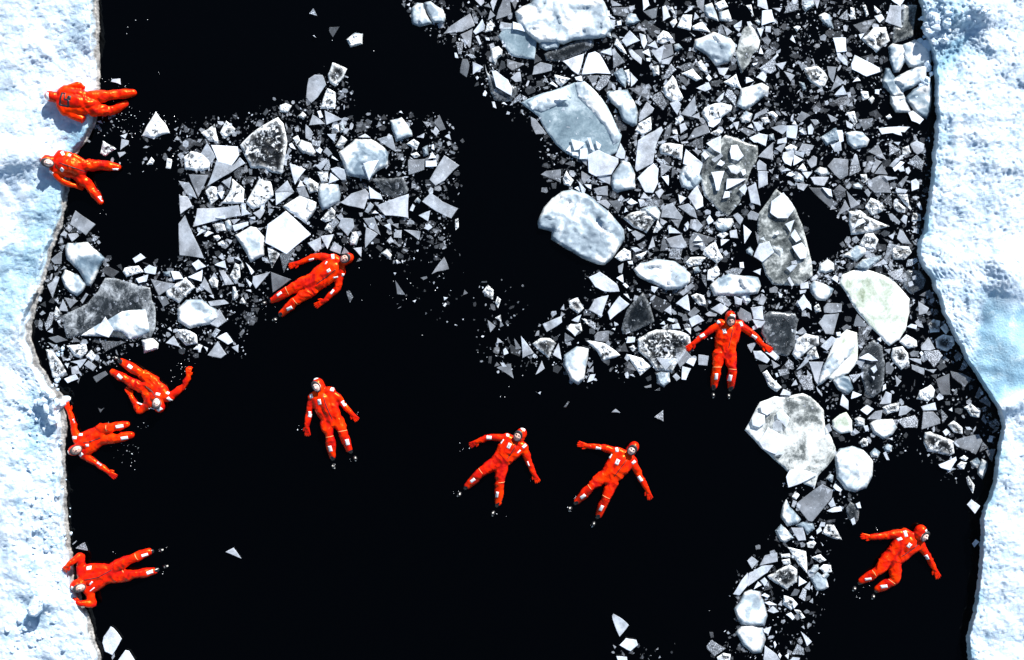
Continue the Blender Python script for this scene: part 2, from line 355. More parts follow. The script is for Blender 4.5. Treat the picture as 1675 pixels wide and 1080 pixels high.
TRACES = """
@A 660 0 4.5
w9 820,90 870,50 940,20 960,-30 1450,-30 1500,60 1520,140 1545,210 1480,280 1400,290 1250,300 1180,330 1000,320 900,240 840,170 =huge blue-white floe at the top edge
w8 55,130 60,60 100,20 145,25 165,90 215,175 120,200 65,180
w9 150,20 200,10 290,70 310,130 300,170 215,170 170,90
p6 295,250 350,190 490,100 525,190 430,235
p6 510,210 420,255 460,320 485,355 495,340
p8 580,140 600,190 595,220 530,255 512,235
p5 620,150 640,75 675,115
r7 600,240 615,180 640,150 670,185 655,225
p8 640,20 650,0 690,0 660,85
p5 680,145 700,70 735,-20 775,-20 795,110
p4 785,-10 850,-10 820,70
p7 525,0 590,-5 595,20 570,45
p5 590,45 625,25 645,60
p4 505,75 520,80 545,130 530,170 510,130
p6 385,310 440,310 425,400 405,400
p3 470,370 530,345 520,405
p7 460,400 510,400 535,425 500,430
p8 375,390 390,390 405,430 380,425
p8 530,270 550,262 575,325 560,330
p8 600,275 630,280 635,300 610,298
w8 640,360 700,340 730,370 725,410 690,440 675,480 650,450
p4 435,435 470,435 485,480 465,570 415,535
p7 508,455 590,495 510,550
p3 720,445 745,455 752,500 695,528
p5 762,435 885,470 870,485 800,518 762,490
p6 790,575 830,535 860,530 868,600 825,605
g4 600,470 620,540 660,560 830,640 835,690 790,745 670,740 640,680 605,520 =dark clear floe under a bright white flake
t9 650,525 680,520 770,590 800,650 795,705 730,670 680,640
p6 780,780 830,720 860,690 875,735
p7 875,700 910,720 905,735 880,740
p9 585,690 600,665 615,685 605,710 585,705
p8 650,750 670,750 685,800 660,790
p9 722,762 740,752 765,775
p8 530,570 545,560 555,575 540,590
p6 705,210 715,160 805,175 805,215
t9 805,160 900,185 895,235 805,215
s7 698,270 740,205 800,195 990,245 965,440 850,425 790,410 735,330 =squarish pale blue slab below the huge top floe
w9 1000,310 1060,270 1130,265 1155,310 1140,355 1050,375 1000,350
g3 1035,400 1060,380 1160,350 1340,285 1400,283 1398,350 1260,410 1130,455 1050,445 =long dark blue slab with clean edges
p3 965,390 1020,445 962,470
p6 948,552 960,490 1010,458 1095,480 1090,520
p8 1170,450 1230,430 1330,395 1305,500 1285,550 1240,520
p7 1025,600 1045,562 1068,610
p9 1075,615 1095,600 1135,635 1130,645
r8 1112,550 1230,580 1160,640 1120,600
p8 1260,575 1315,555 1318,598
p5 935,860 975,880 1055,985 975,990 940,920
t9 1120,715 1190,700 1235,735 1160,740
t8 935,790 960,770 965,800 950,810
@B 940 0 4.5
p9 100,395 150,380 185,400 265,545 160,540 50,550
p8 188,385 270,350 272,410
p5 275,360 300,375 370,460 285,505
r7 290,330 310,280 385,400 340,380
p7 345,300 405,225 480,300 380,345
p4 430,230 475,165 500,210 480,230
p3 490,170 520,145 630,215 575,280
r8 610,270 650,225 690,240 725,285 640,325 605,310
p8 475,245 520,260 535,310 510,360 490,320
p5 530,250 575,300 545,320
p8 535,335 590,300 615,360
p5 655,340 715,320 730,400 635,440
p7 570,385 660,330 630,465
p6 635,445 725,415 695,475 640,470
w7 730,330 765,320 795,355 760,385 735,370
p9 495,385 545,360 560,420
p8 400,380 420,365 495,430 490,475 420,420
p4 430,375 500,365 520,450 500,430
p9 525,430 560,425 555,455 530,450
p4 565,440 610,465 585,475
r6 565,490 620,480 625,550 580,560
p6 650,580 710,470 748,515 690,575
p8 500,0 540,0 552,40 505,80
p4 505,85 610,55 600,130 570,140
p8 645,50 670,40 705,125 650,158
r5 690,55 720,50 745,110 715,90
r8 700,165 745,130 755,165 725,205
p8 805,95 870,40 865,70 820,95
r9 755,200 800,105 865,110 860,190 850,225
p7 885,90 918,130 875,150
r8 865,195 940,160 1000,240 870,220
p5 895,0 955,-10 950,90 905,50
w9 955,40 1010,20 1040,90 1060,160 985,130 950,90
w9 1060,90 1130,70 1155,140 1140,160 1065,155
r8 1030,30 1100,0 1130,50 1060,80
p4 270,60 400,55 375,125 290,110
p6 265,0 290,10 350,40 275,45
w8 380,130 410,95 450,105 480,155 430,185 375,175
p8 310,160 340,150 345,185 315,190
p8 235,80 255,80 260,120 235,115
p8 265,115 300,135 290,140 265,130
w8 175,210 220,190 260,220 275,285 240,270
p7 245,140 300,150 290,215 260,200
w9 875,350 885,290 960,265 1020,235 1150,285 1190,330 1185,380 1130,470 1040,490 960,400 =bright white block with a rusty upper rim
p8 1050,500 1135,500 1100,560 1065,545
p5 1055,200 1080,180 1115,265 1070,245
p6 1090,185 1160,235 1120,265
p8 1170,190 1230,150 1225,200 1175,205
p8 1180,210 1220,210 1210,235
m5 1180,400 1210,300 1240,215 1290,180 1335,230 1365,300 1350,370 1310,400 1285,470 1225,545 =mottled grey pointed floe right of the rusty-rimmed block
p3 785,300 820,280 860,270 850,310
p7 845,235 890,265 880,270
p4 755,495 845,460 885,475 870,500 800,520
r9 785,540 870,505 935,580 895,600
r7 905,460 930,440 975,500 960,535 920,510
p4 750,555 810,570 850,615 820,635
p9 985,545 1010,580 990,600 965,575
p3 1000,600 1090,590 1050,640 1000,630
p8 895,650 985,605 1005,655 960,675
r9 1095,605 1190,545 1230,655 1160,640
p8 1260,570 1320,600 1260,615
p9 1305,470 1350,460 1340,475 1315,485
w9 1185,780 1215,700 1220,655 1270,640 1380,608 1430,640 1425,680 1330,765 1250,810 =lumpy white block amid the upper shards
p7 1105,700 1125,655 1160,670 1190,715 1180,780
p8 1040,740 1105,675 1090,730 1060,755
r8 940,820 960,790 1060,755 1160,780 1150,820 1080,870 985,910 950,860
p9 980,900 1080,870 1070,900 1020,940 985,930
r8 650,640 680,610 720,555 745,590 770,660 800,720 780,745 710,750 665,710
p7 700,760 760,740 785,770 755,845
p6 780,840 885,705 890,830 850,860
p6 860,860 915,830 922,880
p5 830,1030 880,950 970,915 998,975
p5 555,715 630,675 680,770 650,812
p4 400,650 550,640 555,700 545,732 470,700
p6 470,900 480,830 530,750 585,800 570,830
r8 445,960 470,910 560,860 565,955 500,1000
p4 655,1000 680,930 712,905 700,1010 660,1035
w8 235,715 240,670 390,660 440,750 465,830 460,920 430,935 350,890 320,800 270,760 =long white block right of the great blue slab
w8 285,540 350,500 385,580 375,650 320,600
p8 410,530 465,590 440,620 415,640
r8 365,520 400,510 415,590 400,630 385,600
p6 150,650 200,555 265,560 240,620 180,670
p5 90,560 180,555 140,645
p4 240,660 255,595 305,635
p9 0,570 50,560 58,600 10,590
p3 305,895 340,890 385,940 380,960 320,960
w9 285,830 300,800 315,830
p7 1120,865 1190,865 1160,900
p7 1165,905 1210,895 1195,960
w8 1215,870 1260,815 1310,840 1290,900 1230,905
p9 1270,935 1300,910 1315,945
p4 1205,945 1260,960 1345,970 1260,1005
p6 1310,900 1350,890 1350,960 1330,960
p8 1285,1020 1350,995 1350,1050 1320,1050
r6 1000,980 1060,950 1090,970 1060,1000
r7 740,870 790,870 780,910 745,905
p7 770,920 810,905 830,950 780,985
r7 720,960 750,955 760,990 725,985
p7 715,1010 755,990 765,1045
p4 770,1010 830,980 830,1010 780,1035
p6 610,1045 680,1035 660,1055 615,1060
@X 0 0 1
s8 851,168 905,148 940,135 956,133 967,142 985,162 1004,196 1017,222 1014,233 1008,250 985,262 951,262 940,258 925,250 908,235 897,220 880,190 =great pale blue slab with a white band
m5 1240,350 1262,320 1270,309 1278,316 1288,322 1302,343 1312,367 1320,397 1328,430 1329,452 1310,467 1264,466 1252,450 1245,425 1240,400 =tall brownish floe covered with flakes, pointed at its top
w9 1345,600 1362,575 1385,555 1397,552 1400,566 1392,582 1370,605 1345,628 1336,632 =smooth white tongue of ice on a greenish floe
p7 369,903 382,896 395,914
n9 940,136 956,134 967,143 984,163 1002,196 1015,222 1012,233 1003,240 988,205 965,180 945,160
n9 862,168 905,150 925,144 935,160 915,172 885,185 868,178
@C 1220 0 4.5
p5 280,100 340,0 385,0 388,70
w9 415,0 500,0 510,40 440,90 415,60
p7 500,0 545,0 525,65
p8 85,0 150,0 165,75 85,45
r7 0,40 40,35 60,120 30,80
p9 115,190 120,80 190,72 213,160
w9 65,155 90,143 110,165 95,187
p7 195,60 265,60 250,90
w9 535,115 580,92 620,110 635,170 648,215 600,200 560,160
p7 683,135 745,72 752,150
r7 770,55 800,60 810,140 770,145
r6 860,40 880,35 905,110 885,125
p4 790,185 850,165 955,140 915,200 880,245 840,235
p9 945,120 1000,105 1020,140 985,170
r8 945,40 990,80 970,100 945,80
p8 830,255 875,245 845,290
r7 850,290 900,250 940,200 1030,200 1060,300 960,390 920,350
p7 1025,160 1060,40 1145,40 1148,205
p9 1070,0 1180,-20 1135,45
p8 80,205 130,215 110,275
p8 145,195 185,195 182,240 142,235
p5 115,290 160,265 185,300 165,335
p8 325,290 345,258 365,318
r8 350,200 375,190 405,200 375,235
p9 640,280 735,278 742,380 668,388
p8 670,395 690,390 748,450 748,485 725,475 675,425
p9 775,470 800,405 850,430 930,470 985,500 990,530 890,565 840,540 780,510
p3 850,420 930,400 960,440 940,470
p5 735,515 780,480 775,530
r7 430,500 500,490 530,488 570,520 605,575 575,640 545,648 470,600 440,550
p5 597,490 665,495 640,605 610,560
p5 625,672 670,555 725,608
p7 650,700 715,630 745,695 715,700
p4 640,745 700,715 820,700 750,760 690,790
r7 845,670 900,675 910,720 860,740
w9 900,735 930,705 948,725 925,768
p9 950,660 985,660 980,697 950,690
p9 785,605 820,568 845,595
p5 380,455 430,470 440,500 415,520
p7 280,525 362,555 330,600
p6 218,470 300,455 270,515
p6 98,505 195,430 225,520 180,545
p5 130,410 150,370 180,362 225,385 150,438
p8 195,430 235,395 240,410 205,445
p8 75,570 125,525 155,565 140,605
p8 0,570 20,570 60,595 0,615
w7 390,600 430,610 445,655 420,670
p9 95,395 108,345 130,400
p6 55,885 70,840 150,795 158,830 105,850
r7 160,830 200,820 235,850 225,885
r7 110,870 160,860 175,900 140,920
p7 50,920 75,890 135,940 80,975
p6 185,940 240,925 300,925 300,960 270,990
p7 298,1010 300,925 382,922 368,1022
r9 25,1020 100,990 165,975 150,1060 110,1080
p5 370,875 410,820 475,850 450,865 405,902
p8 455,935 480,912 500,950 490,990 460,990
p8 340,915 360,890 375,920
p8 390,965 420,945 430,990
p6 600,840 680,880 630,900
p5 475,880 520,880 545,905 510,925
p7 735,885 790,920 780,950 745,935
r7 740,830 800,820 820,900 800,920 760,870
p4 825,880 935,870 930,930 870,960
p9 975,945 1210,935 1170,975 1140,970 1150,1000 1080,980 1000,990
p8 230,1060 235,1030 300,1010 300,1050
w8 545,1010 640,950 665,940 690,1010 680,1040 590,1075
p9 665,960 710,960 720,1040 690,1050
w8 735,980 800,965 860,975 910,1030 890,1080 800,1100 745,1060
p6 1210,1060 1260,1035 1310,1060 1310,1100
r8 1030,860 1060,840 1075,865 1045,880
w8 1045,350 1080,320 1150,330 1200,380 1180,450 1130,530 1085,540 1055,440
w9 1150,330 1240,290 1330,330 1365,400 1365,460 1280,490 1200,500 1150,430 =snowy block wedged against the right snow edge, near the top
w8 1050,590 1120,560 1250,490 1340,480 1320,600 1240,640 1150,680 1060,610
w7 1170,720 1230,660 1360,590 1370,680 1355,820 1330,880 1250,830
w7 1000,600 1030,500 1060,505 1120,620 1165,700 1080,720 1010,640
m4 1150,40 1260,40 1230,270 1080,320 1090,200 1145,200
w8 1060,700 1165,700 1200,780 1220,830 1100,830 1060,760
t9 1195,830 1230,815 1310,880 1280,915 1220,890
@D 840 200 4.32
t9 405,120 505,150 460,195 430,200
t9 520,110 545,110 575,205 545,190
t9 580,130 620,160 605,195 590,185
t9 370,200 400,160 410,220
t9 410,210 455,215 460,240 415,235
t9 470,190 520,185 522,260 465,260
p5 193,370 230,345 335,333 333,428 270,400
p3 265,430 305,430 300,470 275,470
r8 350,400 375,340 395,380 425,410 400,455 355,440
p4 365,295 400,275 435,280 432,315
p5 480,345 550,385 500,435 480,400
p4 545,430 560,385 605,445
t8 520,235 600,195 740,255 740,290 690,370 585,385 530,355
p8 720,240 755,145 790,210 785,260 760,260
p6 480,270 522,262 520,310 495,290
p6 590,395 620,370 685,380 680,440
w9 690,440 695,370 770,268 820,285 860,370 862,470 730,500 700,480 =round white block below the great blue slab
p4 690,520 700,480 725,505 720,545
p5 565,470 665,450 667,520 590,515
p8 500,440 550,442 548,475 520,460
p8 455,415 475,435 510,475 495,515 480,490
p8 430,465 455,453 470,490
p8 585,520 625,525 610,555 590,550
p6 588,560 655,548 685,585 670,612
p4 678,560 785,538 740,645
p7 858,330 880,130 1000,60 1045,30 1055,60 1005,170 985,290 870,350
p8 875,395 990,290 1025,330 1020,430 985,500 930,495 890,420
r8 1030,180 1050,150 1110,147 1197,160 1190,272 1125,240 1040,225
p6 1000,260 1060,262 1105,300 1030,290
p6 1038,290 1120,315 1040,385
p4 1120,325 1160,345 1115,395
p9 1045,385 1095,375 1095,450
p7 1000,495 1045,470 1065,490 1030,540
p7 895,540 920,495 965,540
p8 800,565 830,538 880,570 830,585
p8 880,545 920,548 930,565 895,595
p8 780,640 790,600 808,630
r6 775,680 830,640 940,615 1005,690 940,785 850,745
w9 890,620 960,590 1010,590 1040,640 1025,690 990,680 940,640
p5 890,600 960,540 1000,545 1035,600 960,590
r6 985,780 1020,690 1055,745 1010,780
p5 830,780 860,765 930,800 880,835
p6 950,900 985,805 1000,880
p4 875,865 920,840 940,870 910,895
p8 830,890 870,885 910,905 860,920
r8 860,940 950,905 900,970
p9 800,740 835,765 815,770
r9 715,955 740,925 780,890 830,915 830,970 760,985
p7 735,1005 775,990 765,1070 735,1060
p9 805,985 840,980 845,1005 815,1005
w9 170,700 215,600 270,540 340,490 410,475 500,500 590,560 680,640 780,760 785,830 700,960 640,1010 590,1005 480,960 400,910 350,885 265,830 270,775 175,750 =largest white boulder of ice with blue hollows
@E 1080 200 4.32
m5 290,220 340,180 430,120 460,90 540,110 620,150 688,165 688,250 640,340 610,440 560,570 480,665 420,640 310,520 290,440 285,350 =broad grey-green floe strewn with bright flakes
t9 325,150 430,95 430,225 380,200
t9 490,210 500,165 545,160 590,240 550,275 500,260
t7 360,265 430,220 445,240 385,285
t9 400,300 425,265 458,290 435,312
t9 475,310 530,305 565,345 540,370 500,355
t9 565,340 600,330 608,365 585,380
t9 360,355 455,345 415,485 395,485
t9 470,400 610,400 465,478
t9 555,475 600,435 615,470 595,515
t9 440,540 455,490 490,490 490,530
t9 290,230 310,205 348,240 320,265
w8 130,390 150,330 170,300 220,280 300,400 250,470 200,480 150,460
t9 160,295 180,190 300,290 280,330 215,310
t9 205,320 250,275 300,300 270,385 220,360
p8 195,530 260,445 300,530 305,595 255,620
p5 225,195 290,200 270,235
p4 180,165 300,105 305,195 240,175
p5 550,50 600,40 680,70 620,98
p7 655,0 690,0 735,45 690,65
p8 628,110 700,80 760,90 745,170 700,150
w7 765,90 800,80 810,125 770,130
p6 690,245 800,140 798,268
p6 683,290 700,265 750,300 750,340 685,340
p7 690,345 755,345 760,440 695,470
p7 617,460 675,427 710,590 640,570
p6 810,185 895,140 855,215
r6 880,180 920,155 970,175 960,200 890,200
p8 870,215 945,200 950,265 860,250
p9 945,230 1010,265 940,308
p9 860,250 940,250 925,310 880,290
p6 950,200 1020,215 1010,250 950,225
p8 855,350 895,325 925,340
p9 890,375 915,352 955,370 925,385
t9 775,640 785,560 870,495 930,570 950,610 900,680 830,680
t8 660,950 700,860 770,840 805,920 720,990
t9 880,720 950,690 920,780
t9 920,800 950,755 995,830 960,850
t9 930,880 1000,850 1037,900 1030,960 990,970
t8 790,870 865,895 865,925
t8 705,825 730,810 745,840
t9 805,790 830,765 840,790 820,800
t7 925,985 960,975 970,1005 930,1005
t7 890,1030 960,1010 920,1060
p5 670,770 700,810 690,860
p6 615,655 640,625 700,650 680,695 620,685
p6 515,660 545,640 588,680 565,725
p8 587,725 645,775 595,860
w8 385,720 410,680 510,680 520,710 500,745 450,780 400,760
r7 400,800 440,770 485,790 440,825
p7 490,770 540,758 550,820 495,815
p8 325,690 350,655 378,700 340,725
p6 125,595 200,575 240,610 260,680 210,660
p6 5,670 15,600 85,570 160,670 150,690
p8 125,510 185,535 140,580
p7 170,725 195,700 205,725 190,755
p6 205,745 215,690 260,685 302,735 265,775
p5 75,690 150,690 125,750
p6 0,680 50,705 20,730 0,715
p8 58,740 100,750 145,785 60,785
p6 40,825 150,795 190,870 175,890 75,885
p4 0,910 25,800 58,905
p6 58,960 75,895 155,900 140,970
p4 205,830 235,778 395,822 225,920 205,890
t9 235,840 265,798 298,840
t9 240,865 300,850 300,875
r8 305,900 390,840 420,920 445,960 400,1000 330,950
p8 427,830 490,830 430,875
r7 180,990 210,955 325,955 270,1010 200,1025
w9 605,905 635,880 660,915 650,945 610,925
p3 440,920 495,920 490,960 450,965
p9 560,990 590,990 592,1030 565,1030
r7 345,1040 400,1015 420,1050 400,1080
r8 640,1060 700,1040 710,1075
w8 230,1030 270,1020 280,1060 240,1070
@F 1290 200 4.32
t8 300,165 370,130 375,200 325,210
p6 70,200 95,150 180,165 165,195 110,208
p6 132,280 175,235 200,250 195,305 160,325
p5 275,310 320,255 422,265 420,375 365,405 325,370
p6 440,290 465,225 485,235 500,300 440,305
p6 435,310 500,305 512,340 430,380
p5 560,208 630,152 690,270
p7 712,150 790,195 712,235
p7 740,140 790,140 775,165
r4 800,180 850,165 865,215 805,245
p6 858,160 905,132 960,155 950,205 910,230 885,210
p6 840,290 905,230 958,280 940,340
p5 530,340 560,285 598,290 570,350 540,360
p6 583,350 615,262 658,280 600,360
p5 605,365 660,295 700,370
p7 710,310 760,255 805,250 740,320
p9 735,325 790,275 820,285 750,350
p8 770,330 810,308 820,345 790,350
p8 825,330 850,315 862,345 845,370 828,355
w7 180,350 220,315 270,325 290,370 230,385
p7 153,390 285,388 250,450 180,440
r8 65,330 100,290 130,340 100,350
p8 95,355 168,350 130,400
w9 35,400 70,360 110,385 105,420 50,420
p7 55,430 140,440 105,485 65,470
p4 145,460 235,465 345,575 300,610 255,570
t9 235,460 300,475 310,530 285,520
p4 310,480 400,490 405,520 345,560
p4 320,480 360,440 410,480 390,490
p3 385,420 435,420 425,470 400,450
p5 410,485 505,580 440,608
p5 338,665 400,550 432,610
p3 440,605 510,585 515,610
p5 555,450 590,400 640,378 695,378 725,500 610,500
t8 670,380 770,395 700,412
r6 505,370 550,365 560,410 530,430
w8 455,440 490,425 525,455 510,475 455,465
p6 535,490 560,470 580,500 565,530
p5 780,430 830,380 845,385 800,465
p8 865,415 900,400 925,430 920,470 870,488
p8 755,480 775,465 842,480 830,500 765,500
r6 540,600 580,535 640,560 680,600 660,630 590,660
p4 665,560 720,512 735,590 690,580
r4 745,610 750,545 830,610 820,640 770,635
r5 765,505 840,510 868,620 820,580
p8 905,580 925,560 945,620 930,620
r3 870,700 880,640 930,650 935,695
p5 705,650 730,645 790,705 780,725 720,690
p7 790,690 815,655 840,665 830,725
r6 425,630 505,622 560,665 715,735 590,775 440,797 425,720 =pointed mottled floe beside the black water pool
t9 450,760 490,690 525,680 545,705
r6 510,840 540,790 600,785 635,830 610,890 560,900 500,870
w8 385,940 480,870 545,890 550,920 480,985
p7 705,805 755,775 735,830
p4 665,820 740,845 700,850
p6 765,820 785,760 810,770 865,860 800,855
p4 860,830 875,790 885,825
p5 675,960 705,860 755,870 690,970
r5 725,910 760,870 850,880 870,920 820,970 740,970
p7 830,1020 840,975 905,960 910,985 870,1015
w8 465,1030 520,970 660,940 640,980 600,1010 560,1045
p7 595,1020 670,968 700,1000 640,1015
p5 705,1010 720,980 740,1010 720,1040
@G 1360 400 3.6
y8 45,230 60,180 120,155 200,150 290,175 350,200 400,250 460,320 460,400 440,500 400,560 340,598 300,560 230,490 170,420 110,330 =large greenish-white floe near the right snow edge
g3 420,190 450,150 520,155 555,210 540,260 470,295 425,250
t7 475,190 500,180 505,205 480,210
t7 450,225 475,215 485,240 460,250
p7 330,170 425,135 415,210 380,210
p4 518,300 580,265 612,325
p6 512,335 575,375 560,405 515,415
p2 515,440 545,425 560,455 530,465
r4 570,470 600,440 640,450 635,515 580,520
r3 640,490 670,465 695,505 675,530
r5 610,560 660,530 715,540 725,590 680,630 620,610
p6 527,600 570,545 610,615 580,625 530,622
p7 545,630 630,622 655,655 605,725 555,665
r8 400,575 440,530 500,565 505,600 450,612
p8 445,485 470,468 505,475 500,500
p5 460,640 480,627 515,630 510,660 470,660
p9 518,640 530,628 543,645 530,658
r6 350,660 360,610 420,600 450,640 460,700 410,740 370,700
p6 455,672 525,675 530,705
p6 470,705 548,730 545,768 475,735
p6 550,735 620,735 600,758
p3 620,720 660,690 680,720 640,745
p4 720,660 745,628 775,660 735,690
p5 755,740 780,680 805,715 770,745
p4 700,745 770,760 828,790 785,838 710,780
p4 615,795 695,760 700,885 645,885
p4 845,900 870,838 898,870 865,910
p4 868,920 910,890 938,935 935,960
p3 585,770 625,765 615,795
r8 500,910 520,860 585,825 610,860 600,900 570,925
p8 527,955 610,930 620,975 540,978
p5 540,985 600,985 640,1030 640,1055 530,1090
p5 645,970 685,1015 655,1055
p8 690,975 710,960 713,985
r6 780,960 820,935 880,980 870,1020 820,1010
p4 880,1030 895,1000 915,1040 910,1060
p3 915,1000 940,990 945,1020
p4 950,1040 975,1025 1000,1060 980,1065
p7 395,1010 405,955 440,950 478,968 440,1000
p7 385,1035 430,1020 490,1005 510,1035 505,1080 430,1080
p7 283,940 320,865 355,880 350,935
r5 300,960 340,940 400,930 400,980 330,1000
p7 375,770 412,805 385,838
p8 305,830 320,820 322,850 300,865
g4 155,670 200,600 250,560 300,600 315,700 310,780 300,860 240,905 200,880 175,780 175,720 =long dark clear floe with frosted lower end
t9 160,670 215,640 275,685 240,688
t8 230,730 260,710 270,740 250,760
t8 235,775 255,780 250,800
p4 320,700 340,690 370,730 350,765 320,760
p6 310,620 350,615 340,645
p4 155,620 160,490 245,490 180,600
p8 270,560 290,545 290,575
p4 130,480 150,410 205,470 200,485
w7 5,800 60,770 110,780 130,850 100,885 40,860
p7 105,770 180,758 130,815
p6 155,680 200,685 175,725 145,700
y6 20,560 90,500 150,520 150,700 100,760 0,800 -60,760
p8 50,945 65,880 100,920 100,975
p8 115,910 125,865 180,885 150,900
p9 170,975 210,945 250,970 210,1005
p6 210,1030 255,985 300,975 290,1030
p4 60,490 90,470 120,495 75,510
p8 25,520 50,515 55,540 28,540
@H 1110 420 4.154
p5 5,245 85,180 110,200 30,265
p8 0,310 50,255 78,280 70,370 30,350
r3 85,265 120,250 170,265 190,330 140,330
p5 155,120 185,130 190,210 160,160
r8 195,160 200,90 260,70 280,120 230,160
p6 315,100 370,78 440,82 410,130 340,125
p9 413,40 440,37 445,78 415,75
w8 210,200 260,150 340,115 450,130 540,140 560,200 540,250 470,265 420,270 300,265 240,270 =wide white block just above the spread-armed swimmer
p8 505,100 560,80 555,125
p7 250,290 300,245 360,320 340,340
p7 375,265 435,290 425,330 385,320
w9 420,265 450,235 480,260 490,300 460,330 440,310
p5 505,290 555,255 545,305
p6 565,250 600,280 575,330 540,320
p7 218,355 285,315 340,350 290,395
p5 62,390 110,340 145,370 95,418
p7 68,425 130,395 175,435 90,478
p6 180,390 210,372 262,390 255,405 200,405
p5 400,390 420,345 490,385 500,430 460,445 410,420
p8 490,345 570,335 578,430 510,425
p8 500,425 590,440 560,480 535,485
p9 45,490 90,480 110,520 70,545
p5 100,490 130,470 155,495 115,510
p5 30,460 60,455 90,480 45,490
r8 0,510 50,520 75,570 30,590 0,560
p5 -20,620 40,620 90,680 10,755 -20,700
p9 50,720 75,688 120,695 100,745
p8 25,745 85,760 50,838 20,835
p6 135,665 205,675 195,740 135,735
g4 570,400 620,370 700,380 790,385 815,430 800,500 790,600 740,680 660,660 600,600 560,520 =dark glassy floe beside the spread-armed swimmer's hand
p7 465,600 490,590 530,585 495,655
p8 505,640 560,640 620,700 600,725 520,690
p8 590,650 640,640 685,680 660,705
p2 540,735 620,740 560,785
p6 630,700 690,740 645,760
p6 720,735 750,695 780,720 780,765 740,760
p6 800,770 870,675 885,710 840,750
p6 675,770 740,762 755,795 690,812
p8 655,795 670,790 680,815 665,820
r6 570,790 600,770 640,830 700,890 665,920 610,880
p9 640,850 665,840 675,880 655,880
p8 690,940 710,900 760,920 760,945
p6 797,805 905,810 915,905 850,905
p7 885,715 985,715 945,870 925,840
p7 935,880 975,930 975,950 945,915
p6 765,880 795,835 810,870
r7 770,660 800,560 860,520 950,540 955,600 900,620 800,700
p7 800,520 845,480 870,515 830,530
r6 870,660 930,600 955,690 880,700
p7 965,610 1040,540 1075,560 1010,640
p6 950,450 990,395 1090,385 1050,530 1000,525
p8 1070,515 1100,510 1105,540 1075,540
p5 985,345 1010,315 1110,320 1105,375 1040,385 990,380
p8 805,310 850,255 900,330 905,365 870,345 840,370
w8 890,200 920,160 980,180 1055,220 1040,260 1000,300 940,295 895,240
p8 825,190 880,170 885,215 830,220
p7 820,230 870,225 860,245 825,255
p5 615,220 655,200 675,215 670,245 620,245
p8 680,260 705,255 700,280 685,278
p8 560,235 575,222 585,245
p9 1040,150 1060,125 1085,140 1080,178
w8 945,105 960,50 1010,15 1055,45 1058,95 1000,115
p6 985,130 1020,118 1015,145
t7 735,80 770,55 805,60 770,100
t8 740,150 755,135 785,190 770,205
r4 920,340 950,320 970,370 930,380
@I 780 420 3.857
w9 985,80 1030,40 1130,15 1250,30 1350,110 1345,160 1290,205 1190,210 1090,165 1010,120 =oval white block above the dark triangular floe
p8 705,130 775,95 885,175 900,220 805,220 745,190
p6 890,60 925,40 915,105 895,100
p9 880,135 920,112 925,165
p7 705,335 740,270 832,243 785,380
p8 825,350 900,248 962,300 930,330 840,400
r4 580,280 635,258 675,325 640,360 585,320
p7 415,425 535,375 537,415 440,475
p8 597,402 660,365 640,415
r6 660,390 690,395 710,425 695,425
p7 700,430 720,402 748,420 748,460
p3 750,430 780,435 770,458
p3 710,455 745,455 740,490 710,485
r4 565,455 590,425 655,420 665,470 620,500
t9 570,455 605,440 645,470 620,503
p4 555,480 615,520 555,545
p5 740,500 760,475 835,468 830,540 745,530
g2 910,460 950,330 1050,225 1090,300 1120,410 1000,470 920,490 =dark triangular sunken floe
p2 1085,230 1225,300 1170,355 1110,320
p8 1180,340 1225,305 1228,368
p8 1255,295 1330,238 1345,345 1310,330
p8 1100,185 1145,195 1120,230 1100,215
r3 350,550 400,515 460,515 500,545 455,645
p7 480,620 515,545 535,650
p7 278,500 360,610 288,640
p5 235,515 280,580 245,585
p2 210,550 280,595 270,630 215,610
p5 125,700 215,675 232,768
p4 110,695 125,665 145,685
p6 370,745 410,655 428,705
p8 165,590 180,575 200,610 170,622
p7 125,545 130,512 165,540
p5 68,400 118,440 85,478
r6 115,385 150,365 155,410
r3 40,215 70,180 105,210 100,270 50,250
r4 115,290 130,250 152,270 135,325
p3 75,630 95,628 90,675 72,670
w9 545,690 550,620 630,565 705,580 690,690 680,770 640,810 590,780 =knobbly white block on the open water side
r8 690,530 800,545 905,620 880,635 790,658 760,600
p3 885,600 935,538 955,600
p8 942,545 950,505 1000,508 995,540
r4 960,570 990,558 1003,580 985,600
r8 945,615 1040,640 1103,690 1030,750 990,690
p4 945,700 960,660 1005,720
p8 962,745 985,742 998,760
r5 1015,520 1080,480 1130,460 1250,460 1340,490 1350,560 1290,640 1230,730 1130,720 1080,650 1020,600 =dark hollowed floe with a white rim by the swimmer's mitten
t7 1130,635 1260,645 1190,718
t8 1175,580 1195,568 1210,600 1185,598
w9 1130,740 1160,722 1215,730 1220,790 1180,825 1135,800
p8 1110,700 1125,670 1145,715
p7 1235,755 1255,735 1285,765 1260,785
p6 705,725 735,690 735,730
p8 695,795 715,745 748,742 735,780
p5 1055,820 1100,805 1100,825 1065,828
p4 1120,845 1155,825 1155,845
p5 850,982 875,960 905,985
p6 1120,1012 1175,968 1178,1040
p5 548,948 575,912 583,918 562,950
p8 385,860 405,850 400,870
p8 1155,425 1180,405 1190,430
r6 1165,445 1205,425 1205,450 1180,458
p8 1200,400 1210,385 1250,400 1240,415
p8 1230,430 1270,418 1285,455 1235,455
p8 1310,455 1350,450 1350,490
p4 1295,370 1320,360 1335,400 1300,405
p9 920,175 935,165 960,190 945,200
p8 925,235 950,235 965,270
p7 825,300 845,290 840,320
p6 865,410 885,420 895,430 870,440
p9 850,455 875,450 870,465
p5 835,425 850,415 855,440
@J 1190 630 4.32
